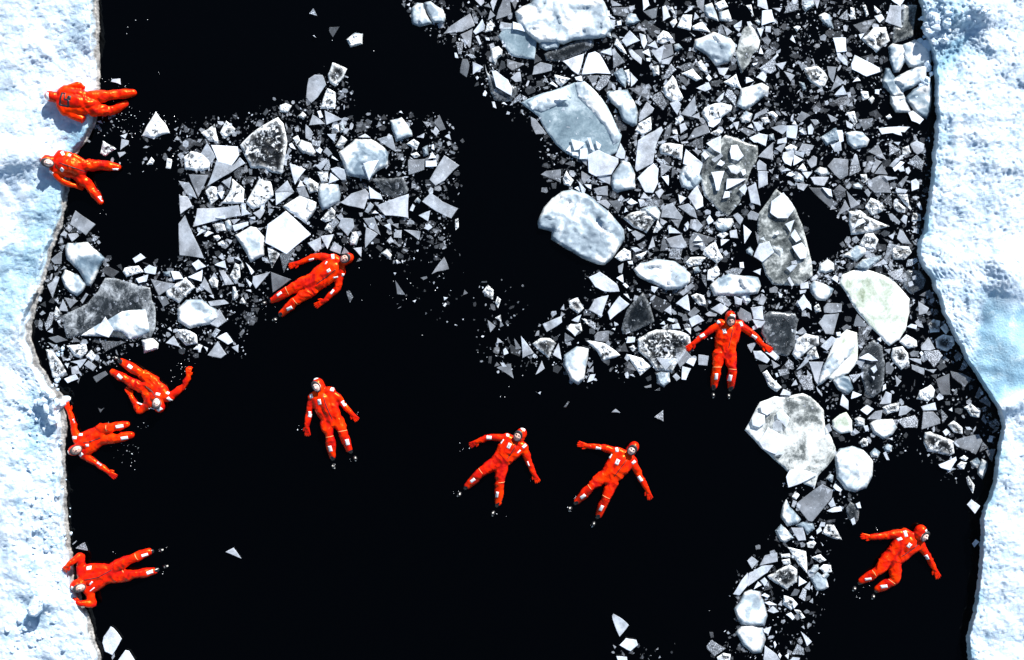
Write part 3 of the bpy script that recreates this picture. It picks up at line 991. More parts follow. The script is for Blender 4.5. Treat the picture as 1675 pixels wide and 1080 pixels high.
m7 120,320 175,220 230,120 330,80 450,75 530,58 590,85 640,130 680,180 690,290 765,450 760,500 700,580 640,640 615,725 540,700 500,640 420,610 330,530 240,450 190,390 =huge grey-white boulder floe with flakes on top
t9 172,240 205,195 265,215 265,270 225,300 175,285
t9 230,145 270,140 315,190 280,215 240,195
t9 345,200 380,170 440,230 415,305 350,235
t6 320,270 345,248 385,260 387,330 320,315
t9 220,400 285,300 410,370 340,490 250,450
t8 335,500 370,440 405,470 390,490
t9 413,650 440,600 500,590 640,630 560,675 430,725
w9 755,500 790,450 880,430 960,460 1030,540 1025,640 980,730 900,760 830,740 770,660 =round white block touching the huge boulder floe
p5 483,840 670,700 745,745 735,800 600,965 570,960 =large smooth grey diamond-like shard
p7 712,840 745,795 765,855 730,865
p8 700,890 760,862 805,858 808,890 740,900
w8 375,930 390,850 415,805 440,860 520,950 500,980 420,1000
w9 695,660 725,625 750,640 740,690
p8 745,720 760,695 810,740 800,755 770,745
g2 835,870 870,825 930,870 925,950 890,995 850,940
t8 870,950 895,935 905,980 885,990
p8 905,840 935,825 945,870 920,870
y8 740,250 790,210 840,190 880,250 885,330 800,345 745,310
p6 690,290 720,270 738,320 700,345
p7 885,330 900,305 935,335 905,350
w9 1005,270 1060,240 1166,240 1200,300 1166,350 1100,385 1030,340
w7 895,240 930,222 970,240 970,290 920,290
p8 960,290 990,285 1000,320 975,330
r4 935,400 960,375 1000,385 990,430 950,440
w8 1005,480 1040,445 1080,475 1060,515 1015,510
w9 1095,440 1130,415 1166,430 1160,470 1115,475
p7 1100,480 1120,470 1145,530 1125,530
p8 1140,380 1166,370 1166,390
r6 455,790 480,750 510,775 485,810
@K 1140 820 4.154
w8 530,200 570,155 600,180 660,250 600,285 565,270
p7 640,180 720,180 740,265 690,270
w8 670,165 720,140 790,150 800,190 750,230 725,190
p8 810,200 835,172 850,200 815,225
r6 745,285 790,262 810,285 790,320 755,315
r3 850,220 880,160 930,160 985,262 900,245
p8 765,250 780,235 800,258
p6 342,405 372,375 418,410 375,460
p6 425,438 460,370 545,350 548,410
p7 350,490 440,440 520,435 480,485 400,540 345,580
p8 245,632 300,540 345,485 355,560 290,640
r8 615,310 740,340 748,490 690,430 650,370
r5 475,510 540,475 630,430 680,465 680,550 610,600 540,560
p8 430,540 460,518 480,545 460,580
p8 385,600 415,545 440,570
p6 445,565 485,555 490,580
p9 690,580 692,508 748,550
p8 728,590 768,545 765,605
p8 768,590 785,570 785,605
p7 692,655 720,590 745,605 735,680
p4 635,645 665,595 698,605 680,640
p3 740,650 770,640 770,665 745,680
w8 760,480 790,435 825,430 830,460 790,500
r8 830,455 860,430 910,435 918,480 860,485
w9 765,520 820,480 880,530 895,585 860,605 810,605
w9 840,510 880,480 900,500 860,550
w9 250,730 290,680 320,620 370,600 430,615 445,660 480,780 460,850 380,850 300,840 265,780 =rounded cream-white block near the bottom edge
w9 262,890 300,850 380,840 450,860 468,940 440,1030 380,1035 310,980 =crumbly white block at the foot of the cream-white one
p8 450,870 505,852 485,905 455,890
p8 478,745 515,712 558,750 520,762
p9 435,640 460,625 495,645 480,657
p9 460,690 490,680 545,705 490,708
p9 605,770 640,755 665,790 650,808
r7 580,700 590,640 650,660 685,700 640,740
p8 648,700 685,698 660,730
r4 660,735 700,740 735,790 710,800
p8 710,855 725,845 732,870
p8 705,885 782,955 748,985
p6 680,950 705,920 720,960 700,978
p6 645,1040 680,970 725,1000 730,1045
p3 730,1000 760,985 768,1020 745,1025
p7 635,1080 650,1060 700,1065 690,1100
p9 520,960 530,950 542,975 528,1000
p7 450,1070 460,980 540,1040 580,1100 460,1100
p8 597,1050 625,1030 620,1075
p9 550,1045 560,1030 575,1050 565,1070
p6 65,985 100,942 195,1000 120,1052 70,1005
r7 135,1060 180,1030 230,1040 225,1100 150,1100
p3 85,890 110,890 115,925 95,930
r3 780,380 840,360 880,400 840,420
p8 840,275 860,300 855,305
r5 570,360 630,355 635,380 575,380
r5 575,400 630,390 640,430 590,430
p3 820,325 845,345 800,350
@L 1430 640 4.154
r6 335,350 345,280 380,275 440,300 540,340 545,420 510,440 430,420 360,410 =veined grey floe at the head of the lower right pool
p5 537,345 570,325 710,293 735,340 690,430 650,405 560,375
p4 715,415 735,340 775,385
p4 758,405 800,392 825,395 800,480 780,455
p8 465,275 490,255 515,280 485,305
r3 500,230 540,200 600,250 600,290 540,280
p9 435,500 555,445 560,470 515,540 450,520
r7 580,455 610,435 640,455 620,475
r7 565,500 590,478 630,485 610,530 580,530
w6 650,480 700,450 725,490 700,525 665,510
w6 700,530 730,460 770,480 765,530 735,600 700,560
r4 625,590 640,575 682,640 670,695 635,640
p8 630,770 660,735 720,780 685,833
p8 665,1035 690,1005 715,1025 680,1062
p4 805,210 825,185 860,225 845,240
p4 800,290 820,245 850,245 835,270
p5 790,320 810,305 825,315
@M 0 330 3.484
p5 398,130 430,50 500,100 545,130 490,192
w7 370,260 385,235 500,228 540,270 600,325 570,370 520,480 490,480 450,400 380,330 =grey-white block near the left snow edge
w9 348,430 370,385 450,420 490,470 480,500 440,540 400,520 370,490
p7 520,220 540,195 568,200 540,228
p5 370,150 400,135 412,155 395,175
p6 343,190 365,165 385,180 375,200
p6 385,185 440,178 450,195 410,228
p4 330,240 340,205 365,225 360,245
p5 335,255 375,245 355,285
p5 290,330 350,280 350,355 310,355
p4 265,370 290,350 305,385 275,395
p5 300,360 332,375 315,395
p5 345,390 365,368 380,378
p3 305,410 345,395 320,435
p6 268,475 340,430 300,550
p5 365,545 445,565 400,608
p6 335,620 358,555 388,625
p7 310,560 330,543 335,585
p6 458,565 490,520 503,530 470,582
r6 310,640 320,595 355,640 320,665
g5 355,650 500,580 560,510 600,435 670,440 760,465 855,490 865,560 885,600 885,720 860,775 720,785 600,770 460,760 380,780 360,700 =large dark grey slab half covered with snow
n8 460,765 560,700 640,660 700,625 830,615 845,680 855,740 800,770 740,785 690,740 640,740 600,768
t9 540,745 600,655 648,730 620,775
p6 255,700 285,630 305,630 295,700 265,735
p5 215,710 225,665 245,690 240,718
p6 325,680 360,720 345,715
p7 270,740 300,720 300,750
p4 275,775 330,763 385,790 320,805
p4 565,790 720,800 600,855
p4 400,800 430,775 465,800
r7 380,820 490,808 498,850 460,895 420,880
p5 270,800 310,815 300,830
r7 490,880 520,845 548,880 525,912
r6 260,840 300,850 345,910 378,970 330,1015 300,1000 280,920
p7 400,912 495,895 455,950 440,925
p6 480,930 505,905 550,940 530,965
p6 405,945 445,935 450,980 410,985
p8 365,1010 430,983 448,1010 385,1035
p4 530,1000 600,965 615,985 550,1030
p8 368,925 395,920 385,950
p5 300,1030 335,1045 320,1062
p5 345,870 385,900 360,910
w9 805,790 870,778 905,810 900,840 820,865
p7 945,805 990,765 1025,828
w9 1010,610 1060,560 1150,555 1230,610 1245,660 1200,700 1080,725 1010,680 =bulging white block beside the dark grey slab
p7 1185,570 1280,560 1305,580 1200,595
p7 1190,690 1250,610 1292,680 1240,718
r5 1010,730 1060,725 1120,760 1125,810 1060,820 1020,780
p8 925,755 945,765 940,770
p8 955,725 970,715 980,740
p7 1205,760 1230,720 1255,735 1225,775
p8 1235,775 1290,745 1330,800 1300,815
p6 1183,875 1240,795 1290,870 1260,892
r7 1100,840 1130,810 1155,820 1140,850
p8 1160,825 1185,835 1180,855
p7 1320,830 1360,815 1358,860
p3 572,395 610,362 680,400 640,435
p2 665,365 690,355 698,395
r8 700,400 710,378 790,365 820,400 720,430
p8 820,385 850,360 893,375 885,415 825,405
p8 773,440 845,415 835,455 790,465
p8 755,325 800,295 830,320 770,350
p5 858,440 1000,468 905,537
p9 972,395 1020,400 1045,440 990,445
w6 930,400 970,395 975,430 935,425
r6 945,510 1060,430 1112,490 1020,580 950,540
p9 1070,430 1155,390 1148,455
p6 1142,480 1165,430 1212,530
p7 1250,395 1275,390 1333,470 1285,475
p8 1092,355 1130,330 1175,370 1120,392
p8 1222,360 1280,335 1290,380
p7 1115,490 1150,500 1120,520
p8 1190,535 1215,530 1220,552
p8 1130,540 1140,530 1150,555
r7 1300,550 1335,485 1355,520 1350,570
r6 1310,420 1340,350 1365,360 1370,430 1340,470
r5 1190,450 1215,420 1245,450 1240,490 1210,490
p4 895,540 945,540 965,580 930,600
@N 270 170 4
r5 490,270 570,190 740,88 775,130 800,240 790,320 765,460 700,450 640,420 560,420 520,340 =kite-like floe with white rim and dark middle
r6 235,190 325,130 355,260 290,245
r8 360,190 400,110 460,165 440,200 390,228
p3 88,285 160,225 215,250 135,320
p6 228,340 275,255 330,350 305,385
r9 120,350 170,310 240,325 300,385 290,420 250,440 190,435 130,430
p9 300,270 475,280 485,335 435,405 345,380
p6 275,540 335,370 440,405 490,350 525,390 430,450
p5 155,462 285,465 218,612
p6 88,505 160,520 210,622 145,595
p7 92,600 145,605 178,670 100,722
p3 450,450 485,415 522,418 490,500 455,480
p2 505,495 550,475 598,478 530,528
r7 265,570 290,540 335,545 350,620 300,660
p7 370,510 435,475 420,555
r8 430,560 440,490 520,560 515,650 370,650
p9 340,580 390,570 370,625
r8 530,650 620,490 690,510 710,600 640,670 570,690
p7 718,575 800,500 845,578
p7 720,582 840,582 725,665
p8 815,390 920,430 850,530
p9 810,265 830,255 858,300 820,285
p5 790,345 810,285 828,305
w8 865,280 890,235 960,260 985,320 970,345 900,320
p8 873,140 920,138 965,185 960,240 880,185
p8 960,240 1010,240 1010,275
r5 835,225 870,205 885,240 860,265
p7 750,30 760,0 820,10 800,55
w8 870,80 900,50 925,75 905,105
p8 865,545 885,500 912,540
p5 860,552 912,542 945,615 880,600
r9 770,670 880,600 990,645 985,690 920,785 850,730
p9 655,910 670,790 790,700 955,855 795,985 =largest white flat five-sided sheet, pierced by a small hole
p7 182,805 210,685 480,662 497,730 350,760 =long pale bar-like sheet of thin ice
t9 330,745 390,730 395,755
p7 500,665 560,720 500,735
p6 575,715 635,682 655,695 620,755
p8 550,745 590,738 590,758
p8 440,795 540,770 545,795 455,835
p6 550,765 610,765 560,790
p7 430,760 490,755 450,790
w8 390,770 420,750 438,800 420,835 395,810
r4 310,790 380,770 400,830 330,830
p8 205,865 235,820 270,830
p9 255,865 280,830 318,845 270,870
w8 240,800 265,792 280,815 260,828
r8 315,865 350,858 365,880 340,898
r4 345,910 375,895 395,920 370,930
p6 88,785 130,728 150,780 180,850 255,1012 95,990 90,880
w9 455,860 560,800 600,810 650,870 650,990 560,1040 520,960 =wedge-like white block left of the five-sided sheet
p8 932,912 1000,878 1028,905 975,970
p8 455,1010 480,1000 500,1030
@O 500 90 3.086
p6 2,215 15,120 45,100 85,102 103,150 60,215 28,243
r5 112,100 135,38 210,70 190,115 150,160 122,140
r8 75,272 110,168 150,190 148,272
p4 160,220 185,193 200,210 170,228
p6 17,355 35,300 98,348
p9 58,285 75,280 88,315 70,320
p7 95,280 185,325 105,352
p6 0,350 35,390 30,435 0,420
p6 30,435 80,432 70,462 35,455
r8 0,440 25,450 50,490 20,510
p8 52,485 70,465 85,480 75,500
p5 88,490 105,465 135,500 115,510
p7 50,560 105,520 112,535 75,583
p7 90,580 115,525 125,560 120,582
p9 130,520 133,508 165,535
p7 125,575 155,565 200,580 203,630 180,632
p8 115,650 125,595 168,630
r6 58,590 115,585 110,640 80,645
r5 0,640 20,620 65,650 60,690 20,700
p8 108,400 155,398 145,440
w8 150,460 180,405 210,430 195,455 165,470
w9 172,350 190,345 200,380 175,395
r5 125,370 165,345 170,390
p3 255,395 255,360 310,338 330,365
p9 265,415 300,398 328,418
w8 165,490 250,425 330,425 400,470 418,500 415,560 360,590 325,632 205,610 195,570 175,520 =broad white floe in the middle of the left cluster
t9 290,548 370,530 320,635
p6 360,425 435,405 457,490
p2 365,330 395,300 412,325
w9 425,330 485,315 535,385 540,410 455,440 435,380 =squarish white block at the top of the left cluster
p5 590,335 635,345 615,368
p4 648,340 675,302 707,375 680,382
p8 640,390 655,360 675,385 660,410
p8 560,415 600,395 595,420
r7 508,450 545,425 575,445 560,480
w9 588,470 615,455 620,505 595,515
p9 635,455 645,450 650,480 635,475
p8 620,525 638,488 658,520
r8 530,500 560,490 578,510 550,520
p9 605,535 660,532 662,562 605,565
p5 517,530 600,525 598,580 520,605
p6 625,630 700,507 775,558 700,635 655,660
p6 588,740 630,697 690,740 770,775 735,825 660,790
g3 335,625 495,615 520,680 510,700 440,720 390,700
p7 360,760 520,702 518,822 400,810
p8 318,662 380,705 388,730 325,725
p6 175,745 230,700 300,675 320,700 295,778 220,762
p6 298,790 325,742 345,760 315,800
r6 75,830 130,765 150,790 145,830 100,845
w9 62,690 75,650 165,655 178,700 170,740 85,785 65,740 =ribbed white block in the left cluster
w8 0,790 0,720 40,740 55,770 10,840
p5 290,825 345,820 378,910 320,870
p6 300,975 305,870 365,905
p6 165,865 180,823 240,828 245,870 212,915
p7 120,850 150,822 170,845 140,878
r3 95,880 115,850 140,880 130,900
p7 10,950 75,920 80,980 50,995
p7 75,915 143,905 110,980
p6 122,985 145,942 183,970 175,1005
p5 180,1005 195,970 220,1000
w9 222,930 235,895 255,890 268,920 255,960 225,960
p7 240,975 283,970 280,1020
p5 255,1045 270,1025 285,1035
p7 570,810 630,785 618,840
p7 395,860 425,850 432,885
p6 445,900 460,885 485,885 483,925 445,922
p6 495,882 580,890 572,935
p6 435,855 470,850 465,875
p4 428,940 450,932 478,972
w9 380,1000 410,978 435,1010 425,1035
w9 552,735 565,718 582,735 572,750
p8 525,785 540,752 552,765 540,790
p8 595,875 620,850 640,870 620,885
p9 335,800 350,785 370,800
r4 755,830 770,825 772,870 757,885
p9 470,290 480,282 490,295
@P 380 380 4.155
p4 320,150 435,110 350,278
r3 240,100 330,140 270,245
p5 220,205 235,165 255,210
p6 140,300 260,268 160,385 135,340
p4 262,270 400,320 275,410
p8 90,205 150,270 130,290
p8 90,310 135,350 120,375
w9 0,370 20,370 40,430 20,465 0,460
w8 50,220 70,205 80,240 60,255
p5 80,430 100,415 110,445 90,460
r3 45,480 70,440 100,490
p8 90,395 125,390 130,408
p5 1355,285 1440,168 1472,250 1400,265
p4 1105,325 1175,425 1120,420
p4 775,405 795,395 822,440 800,480
p4 1280,310 1320,300 1325,312 1300,325
p8 1435,440 1465,445 1440,465
p8 1225,468 1250,458 1240,478
p7 1095,275 1115,275 1105,292
p9 1110,190 1125,190 1120,215
p9 1150,192 1165,195 1155,212
@Q 440 0 5.4
p7 355,120 392,75 425,142
p3 535,240 622,238 565,330 530,270
p8 388,315 398,312 418,335
w9 685,350 760,290 830,300 825,390 720,420
r6 95,930 145,910 200,935 165,995 95,990
p4 1170,35 1205,30 1200,70
p8 1215,45 1245,25 1240,55
@R 160 100 4.909
r9 355,600 400,510 465,405 540,500 580,580 500,600 445,625
p8 105,165 115,145 180,140 185,190
p8 180,600 240,578 220,625
p6 180,715 190,625 250,640 245,670
r6 20,740 40,640 90,670 150,705 60,765
p6 158,735 215,728 225,740 175,775
r8 392,832 430,770 455,800 440,830
r7 545,860 555,780 595,790 585,865
p5 558,715 575,690 595,700 575,725
@S 100 980 8.375
p8 565,600 580,520 680,375 720,400 830,545 700,770 600,720
p8 780,838 880,700 930,710 1010,838 900,900
p5 690,800 730,740 735,790 700,838
@T 80 870 7.61
p6 330,205 445,130 485,235
p6 290,155 350,105 340,125 300,160
@V 80 570 4.696
p4 378,458 400,470 425,455 395,495
@U 940 960 8.375
p7 512,400 530,370 650,440 742,525 615,685 520,450
p8 612,800 700,705 845,730 865,800 765,885
p5 525,795 570,825 548,850
p8 570,950 715,960 720,1010 590,1010
"""
from mathutils.geometry import delaunay_2d_cdt

# ---------------------------------------------------------------- drift ice: every piece outlined where it floats
TONE = {0: .008, 1: .014, 2: .026, 3: .055, 4: .12, 5: .21, 6: .30, 7: .41, 8: .56, 9: .78}
def area(Q): return abs(sum(Q[i][0]*Q[(i+1) % len(Q)][1]-Q[(i+1) % len(Q)][0]*Q[i][1] for i in range(len(Q))))/2
def cen(Q):
    A = cx = cy = 0
    for i in range(len(Q)):
        x0, y0 = Q[i]; x1, y1 = Q[(i+1) % len(Q)]; k = x0*y1-x1*y0; A += k; cx += (x0+x1)*k; cy += (y0+y1)*k
    return (cx/(3*A), cy/(3*A)) if abs(A) > 1e-6 else Q[0]
def inside(p, Q):
    c = False; n = len(Q)
    for i in range(n):
        x1, y1 = Q[i]; x2, y2 = Q[(i+1) % n]
        if (y1 > p[1]) != (y2 > p[1]) and p[0] < (x2-x1)*(p[1]-y1)/(y2-y1)+x1: c = not c
    return c
items = []; tile = None
for ln in TRACES.strip().split('\n'):
    ln = ln.strip()
    if ln.startswith('@'):
        _, a_, b_, c_ = ln.split(); tile = (float(a_), float(b_), float(c_)); continue
    lab = None
    if '=' in ln: ln, lab = ln.split('=')
    pr = ln.split(); pts = []
    for q in pr[1:]:
        x, y = q.split(','); pts.append((tile[0]+float(x)/tile[2], tile[1]+float(y)/tile[2]))
    items.append(dict(k=pr[0][0], t=int(pr[0][1]), p=pts, lab=lab, c=cen(pts), a=area(pts), m=tile))
keep = []
for i, a in enumerate(items):          # pieces read twice where two looks overlapped: keep one
    dup = False
    for b in items[i+1:]:
        if b['m'] is a['m'] or 't' in (a['k'], b['k']) or (a['lab'] and b['lab']): continue
        if abs(a['c'][0]-b['c'][0]) < 30 and abs(a['c'][1]-b['c'][1]) < 30 and inside(a['c'], b['p']) and inside(b['c'], a['p']) and max(a['a'], b['a']) < 800:
            dup = True; break
    if not dup: keep.append(a)
items = keep

def outline(Q, step=None, jit=0.03, rr=None):
    """resample with slightly bowed, chipped edges"""
    rr = rr or R; out = []
    n = len(Q)
    for i in range(n):
        (x0, y0), (x1, y1) = Q[i], Q[(i+1) % n]
        L = math.hypot(x1-x0, y1-y0); nx, ny = -(y1-y0)/(L+1e-9), (x1-x0)/(L+1e-9)
        k = max(2, int(L/step)) if step else (3 if L > 14 else 2)
        bow = rr.uniform(-jit, jit)*L
        for j in range(k):
            t = j/k; d = bow*4*t*(1-t) + (rr.uniform(-1, 1)*jit*min(L, 16)*0.35 if j else 0)
            out.append((x0+(x1-x0)*t+nx*d, y0+(y1-y0)*t+ny*d))
    return out
def ccw(Q):   # counter-clockwise seen from above (photo y points down)
    s = sum(Q[i][0]*Q[(i+1) % len(Q)][1]-Q[(i+1) % len(Q)][0]*Q[i][1] for i in range(len(Q)))
    return Q[::-1] if s > 0 else Q
def plate_geo(Q, ztop, thick, c, bev=0.006, tilt=(0, 0)):
    Q = ccw(outline(Q)); n = len(Q); V = []; F = []
    cx, cy = c
    def pt(q, dz, ins):
        dx, dy = q[0]-cx, q[1]-cy; L = math.hypot(dx, dy)+1e-6; k = max(0.3, 1-ins*PPM/L)
        return P(cx+dx*k, cy+dy*k, ztop+dz+(dx*tilt[0]+dy*tilt[1])/PPM)
    for q in Q: V.append(pt(q, 0, bev))
    for q in Q: V.append(pt(q, -bev*0.8, 0))
    for q in Q: V.append(pt(q, -thick, 0.004))
    F.append(tuple(range(n)))
    for i in range(n):
        j = (i+1) % n
        F.append((i, i+n, j+n, j)); F.append((i+n, i+2*n, j+2*n, j+n))
    return V, F
def dome_geo(Q, c, H, edge, ndisp, nscale, gap, sink=0.06, seed=0, facet=0.0, slope=None):
    """solid lump: outline filled with an uneven grid, steep rim, faceted and lumpy top"""
    Q = ccw(outline(Q, step=max(3.0, gap), jit=0.035)); n = len(Q)
    xs = [q[0] for q in Q]; ys = [q[1] for q in Q]
    A = np.array(Q); Bq = np.roll(A, -1, axis=0); AB = Bq-A; L2 = (AB**2).sum(1)+1e-9
    def dist(x, y):
        p = np.array((x, y)); t = np.clip(((p-A)*AB).sum(1)/L2, 0, 1); return float(np.sqrt((((A+AB*t[:, None])-p)**2).sum(1).min()))
    pts = [(q[0], q[1], 0.0) for q in Q]
    y = min(ys)+gap*0.5; row = 0
    while y < max(ys):
        x = min(xs)+gap*(0.5 if row % 2 else 0.0)
        while x < max(xs):
            u, v = x+R.uniform(-.3, .3)*gap, y+R.uniform(-.3, .3)*gap
            if inside((u, v), Q):
                dd = dist(u, v)
                if dd > gap*0.45: pts.append((u, v, dd))
            x += gap
        y += gap*0.87; row += 1
    res = delaunay_2d_cdt([Vector((p[0], -p[1])) for p in pts], [(i, (i+1) % n) for i in range(n)], [], 1, 1e-5)
    vco, tri, orig = res[0], res[2], res[3]
    sv = Vector((seed*3.7, seed*1.3, seed*0.7)); V = []; rim = []
    for i, v in enumerate(vco):
        dd = pts[orig[i][0]][2] if orig[i] else 0.0
        x, y = v[0], -v[1]; w_ = Vector((x/PPM, y/PPM, 0)); t = min(1.0, dd/edge); e = t*(2-t)
        nz = noise.fractal(w_*nscale+sv, 0.8, 2.0, 4); rd = noise.noise(w_*nscale*2.6+sv)
        h = H*e+min(1.0, dd/3+0.15)*(ndisp*nz+ndisp*0.35*(0.5-2*abs(rd)))
        if facet:
            vd, vp = noise.voronoi(w_*2.6+sv)
            hv = noise.cell_vector(vp[0]*7.3) - Vector((.5, .5, .5)); df = (w_*2.6+sv)-vp[0]
            h += e*facet*(df.x*hv.x+df.y*hv.y)*3.2 + e*facet*0.5*hv.z
        V.append(P(x, y, max(h, 0.006+0.01*e))); rim.append(math.exp(-(dd/5.0)**2))
    F = [tuple(t) for t in tri]
    b = len(V); m = n
    # skirt down into the water from the outline vertices
    idx = [None]*n
    for i, og in enumerate(orig):
        for k in og:
            if k < n: idx[k] = i
    for k in range(n): V.append(P(Q[k][0], Q[k][1], -sink)); rim.append(1)
    for k in range(n):
        j = (k+1) % n
        if idx[k] is None or idx[j] is None: continue
        F.append((idx[k], b+k, b+j, idx[j]))
    return V, F, rim
TOPS = []      # (polygon, height) of pieces that can carry others
def top_at(c):
    h = 0.03
    for Q, z in TOPS:
        if inside(c, Q): h = max(h, z)
    return h
pieces = []    # dict(obj, item) for the labels
rank = 0
order = {'g': 0, 's': 0, 'm': 0, 'y': 0, 'p': 1, 'r': 2, 'w': 3, 'n': 4, 't': 5}
items.sort(key=lambda d: order[d['k']])
plates = sorted([d for d in items if d['k'] == 'p'], key=lambda d: -d['a'])
for i, d in enumerate(plates): d['single'] = i < 298
rest_V, rest_F, rest_t, rest_s, rest_f = [], [], [], [], []
SLAB = {'g': 'dark', 's': 'blue', 'm': 'green', 'y': 'cream'}
for idx, d in enumerate(items):
    k, Q, c, rank = d['k'], d['p'], d['c'], rank+1
    seed = R.uniform(0, 50)
    tone = TONE[d['t']]*R.uniform(0.88, 1.12)
    if k == 't': tone *= 0.86
    if k in 'pt':
        if k == 't': z = top_at(c)+0.014+rank*0.00003; th = 0.022
        else: z = 0.034+rank*0.00003; th = 0.05
        V, F = plate_geo(Q, z, th, c, bev=0.005 if d['a'] < 300 else 0.008, tilt=(R.uniform(-.02, .02), R.uniform(-.02, .02)) if k == 'p' and d['a'] < 900 else (0, 0))
        frost = 1.0 if R.random() < 0.22 and k == 'p' and d['a'] < 600 and d['t'] < 8 else R.uniform(0, 0.25)
        if k == 'p' and not d['single']:
            b = len(rest_V); rest_V += V; rest_F += [tuple(x+b for x in f) for f in F]
            rest_t += [tone]*len(V); rest_s += [seed]*len(V); rest_f += [frost]*len(V); continue
        o = mesh_obj('ice_shard' if k == 'p' else 'ice_flake', V, F, M['plate'], attrs={'tone': tone, 'seed': seed, 'frost': frost})
    else:
        sz = math.sqrt(d['a'])/PPM
        gap = 2.4 if d['a'] < 1200 else 3.2
        if k == 'r': H, ed, nd, ns, fc = min(.05, .02+sz*.04), 3.0, 0.026, 9.0, 0.01; mat = M['rough']; nm = 'rough_ice_chunk'
        elif k == 'w': H, ed, nd, ns, fc = min(.10, .04+sz*.06), 3.2+sz*1.6, min(0.024, 0.010+sz*.012), 4.5, min(.026, 0.014+sz*.01); mat = M['block']; nm = 'ice_block'
        elif k == 'n': H, ed, nd, ns, fc = 0.035, 9.0, 0.02, 6.0, 0.01; mat = M['block']; nm = 'snow_patch'
        else: H, ed, nd, ns, fc = 0.022, 2.5, 0.005 if k != 'm' else .009, 5.0, 0; mat = M[SLAB[k]]; nm = 'ice_floe'; gap = 4.0
        base_n = top_at(c)-0.012 if k == 'n' else 0.0
        V, F, rim = dome_geo(Q, c, H, ed, nd, ns, gap, seed=seed, facet=fc, sink=0.01 if k == 'n' else 0.06)
        if k == 'n': V = [v+Vector((0, 0, base_n)) for v in V]; rim = [0.0]*len(rim)
        rust = 0.0
        if d['lab'] and ('rusty' in d['lab'] or 'cream' in d['lab']): rust = 0.9
        shift = {'g': -0.10+0.03*(d['t']-2), 's': 0.0, 'm': (d['t']-5.5)*0.04, 'y': 0.02}.get(k, 0)
        o = mesh_obj(nm, V, F, mat, attrs={'tone': tone, 'seed': seed, 'rim': rim, 'rust': rust, 'shift': shift}, smooth=(k not in 'rw' or d['a'] > 700))
        if k == 'n':
            host = [q for q in pieces if q['k'] != 'p' and q['k'] != 'r' and q['k'] != 't' and inside(c, q['p'])]
            if host:
                rebase(o, host[0]['o'].location); o.parent = host[0]['o']; o.location = (0, 0, 0); TOPS.append((Q, base_n+0.04)); continue
        if k != 'r': TOPS.append((Q, max(v.z for v in V)*0.8 if k == 'w' else max(v.z for v in V)))
    cc = P(c[0], c[1], 0); rebase(o, cc)
    d['o'] = o; pieces.append(d)
o = mesh_obj('small_ice_shards', rest_V, rest_F, M['plate'], attrs={'tone': rest_t, 'seed': rest_s, 'frost': rest_f})
tag(o, 'small thin shards of ice floating between the larger pieces', 'ice shards', kind='stuff')

# ---------------------------------------------------------------- brash between the pieces (uncountable)
ZONES = [
 ([(95,365),(112,345),(160,375),(185,440),(300,425),(400,420),(445,470),(395,580),(330,585),(240,560),(150,612),(100,622),(62,565),(58,520),(80,430)], 1.0),
 ([(290,205),(430,178),(500,165),(545,105),(570,120),(575,190),(640,190),(735,190),(752,290),(748,350),(735,420),(640,430),(560,400),(480,430),(300,425),(290,300)], 0.9),
 ([(660,0),(1500,0),(1450,70),(1450,200),(1525,215),(1515,340),(1500,400),(1480,460),(1330,470),(1310,330),(1240,300),(1180,480),(1110,480),(1030,440),(1020,360),(900,310),(880,275),(900,230),(810,165),(750,90),(690,45)], 1.0),
 ([(960,440),(1110,470),(1180,480),(1330,460),(1500,400),(1570,570),(1632,690),(1605,790),(1560,790),(1500,745),(1440,735),(1425,800),(1340,800),(1350,700),(1230,690),(1290,640),(1240,590),(1240,560),(1140,580),(1120,625),(1050,605),(945,630),(900,600),(815,600),(790,570),(860,540),(930,500)], 0.8),
 ([(1290,770),(1400,800),(1390,850),(1350,870),(1360,950),(1320,1080),(1160,1080),(1200,1000),(1205,920),(1270,870)], 0.7),
 ([(1395,390),(1500,400),(1490,470),(1330,470),(1330,420)], 1.0),
 ([(170,170),(270,210),(300,290),(200,280),(130,250)], 0.2),
 ([(640,400),(760,400),(770,540),(650,520)], 0.12),
 ([(780,450),(860,470),(860,620),(780,600)], 0.16),
 ([(1000,1060),(1100,1060),(1120,1080),(1000,1080)], 0.5),
]
HOLE = [(1296,296),(1330,300),(1392,368),(1396,385),(1378,410),(1330,440),(1318,360)]
POOL = [(1135,590),(1150,560),(1175,545),(1215,545),(1240,560),(1255,620),(1235,680),(1120,650)]
bV, bF, bT, bS = [], [], [], []
rb = random.Random(5)
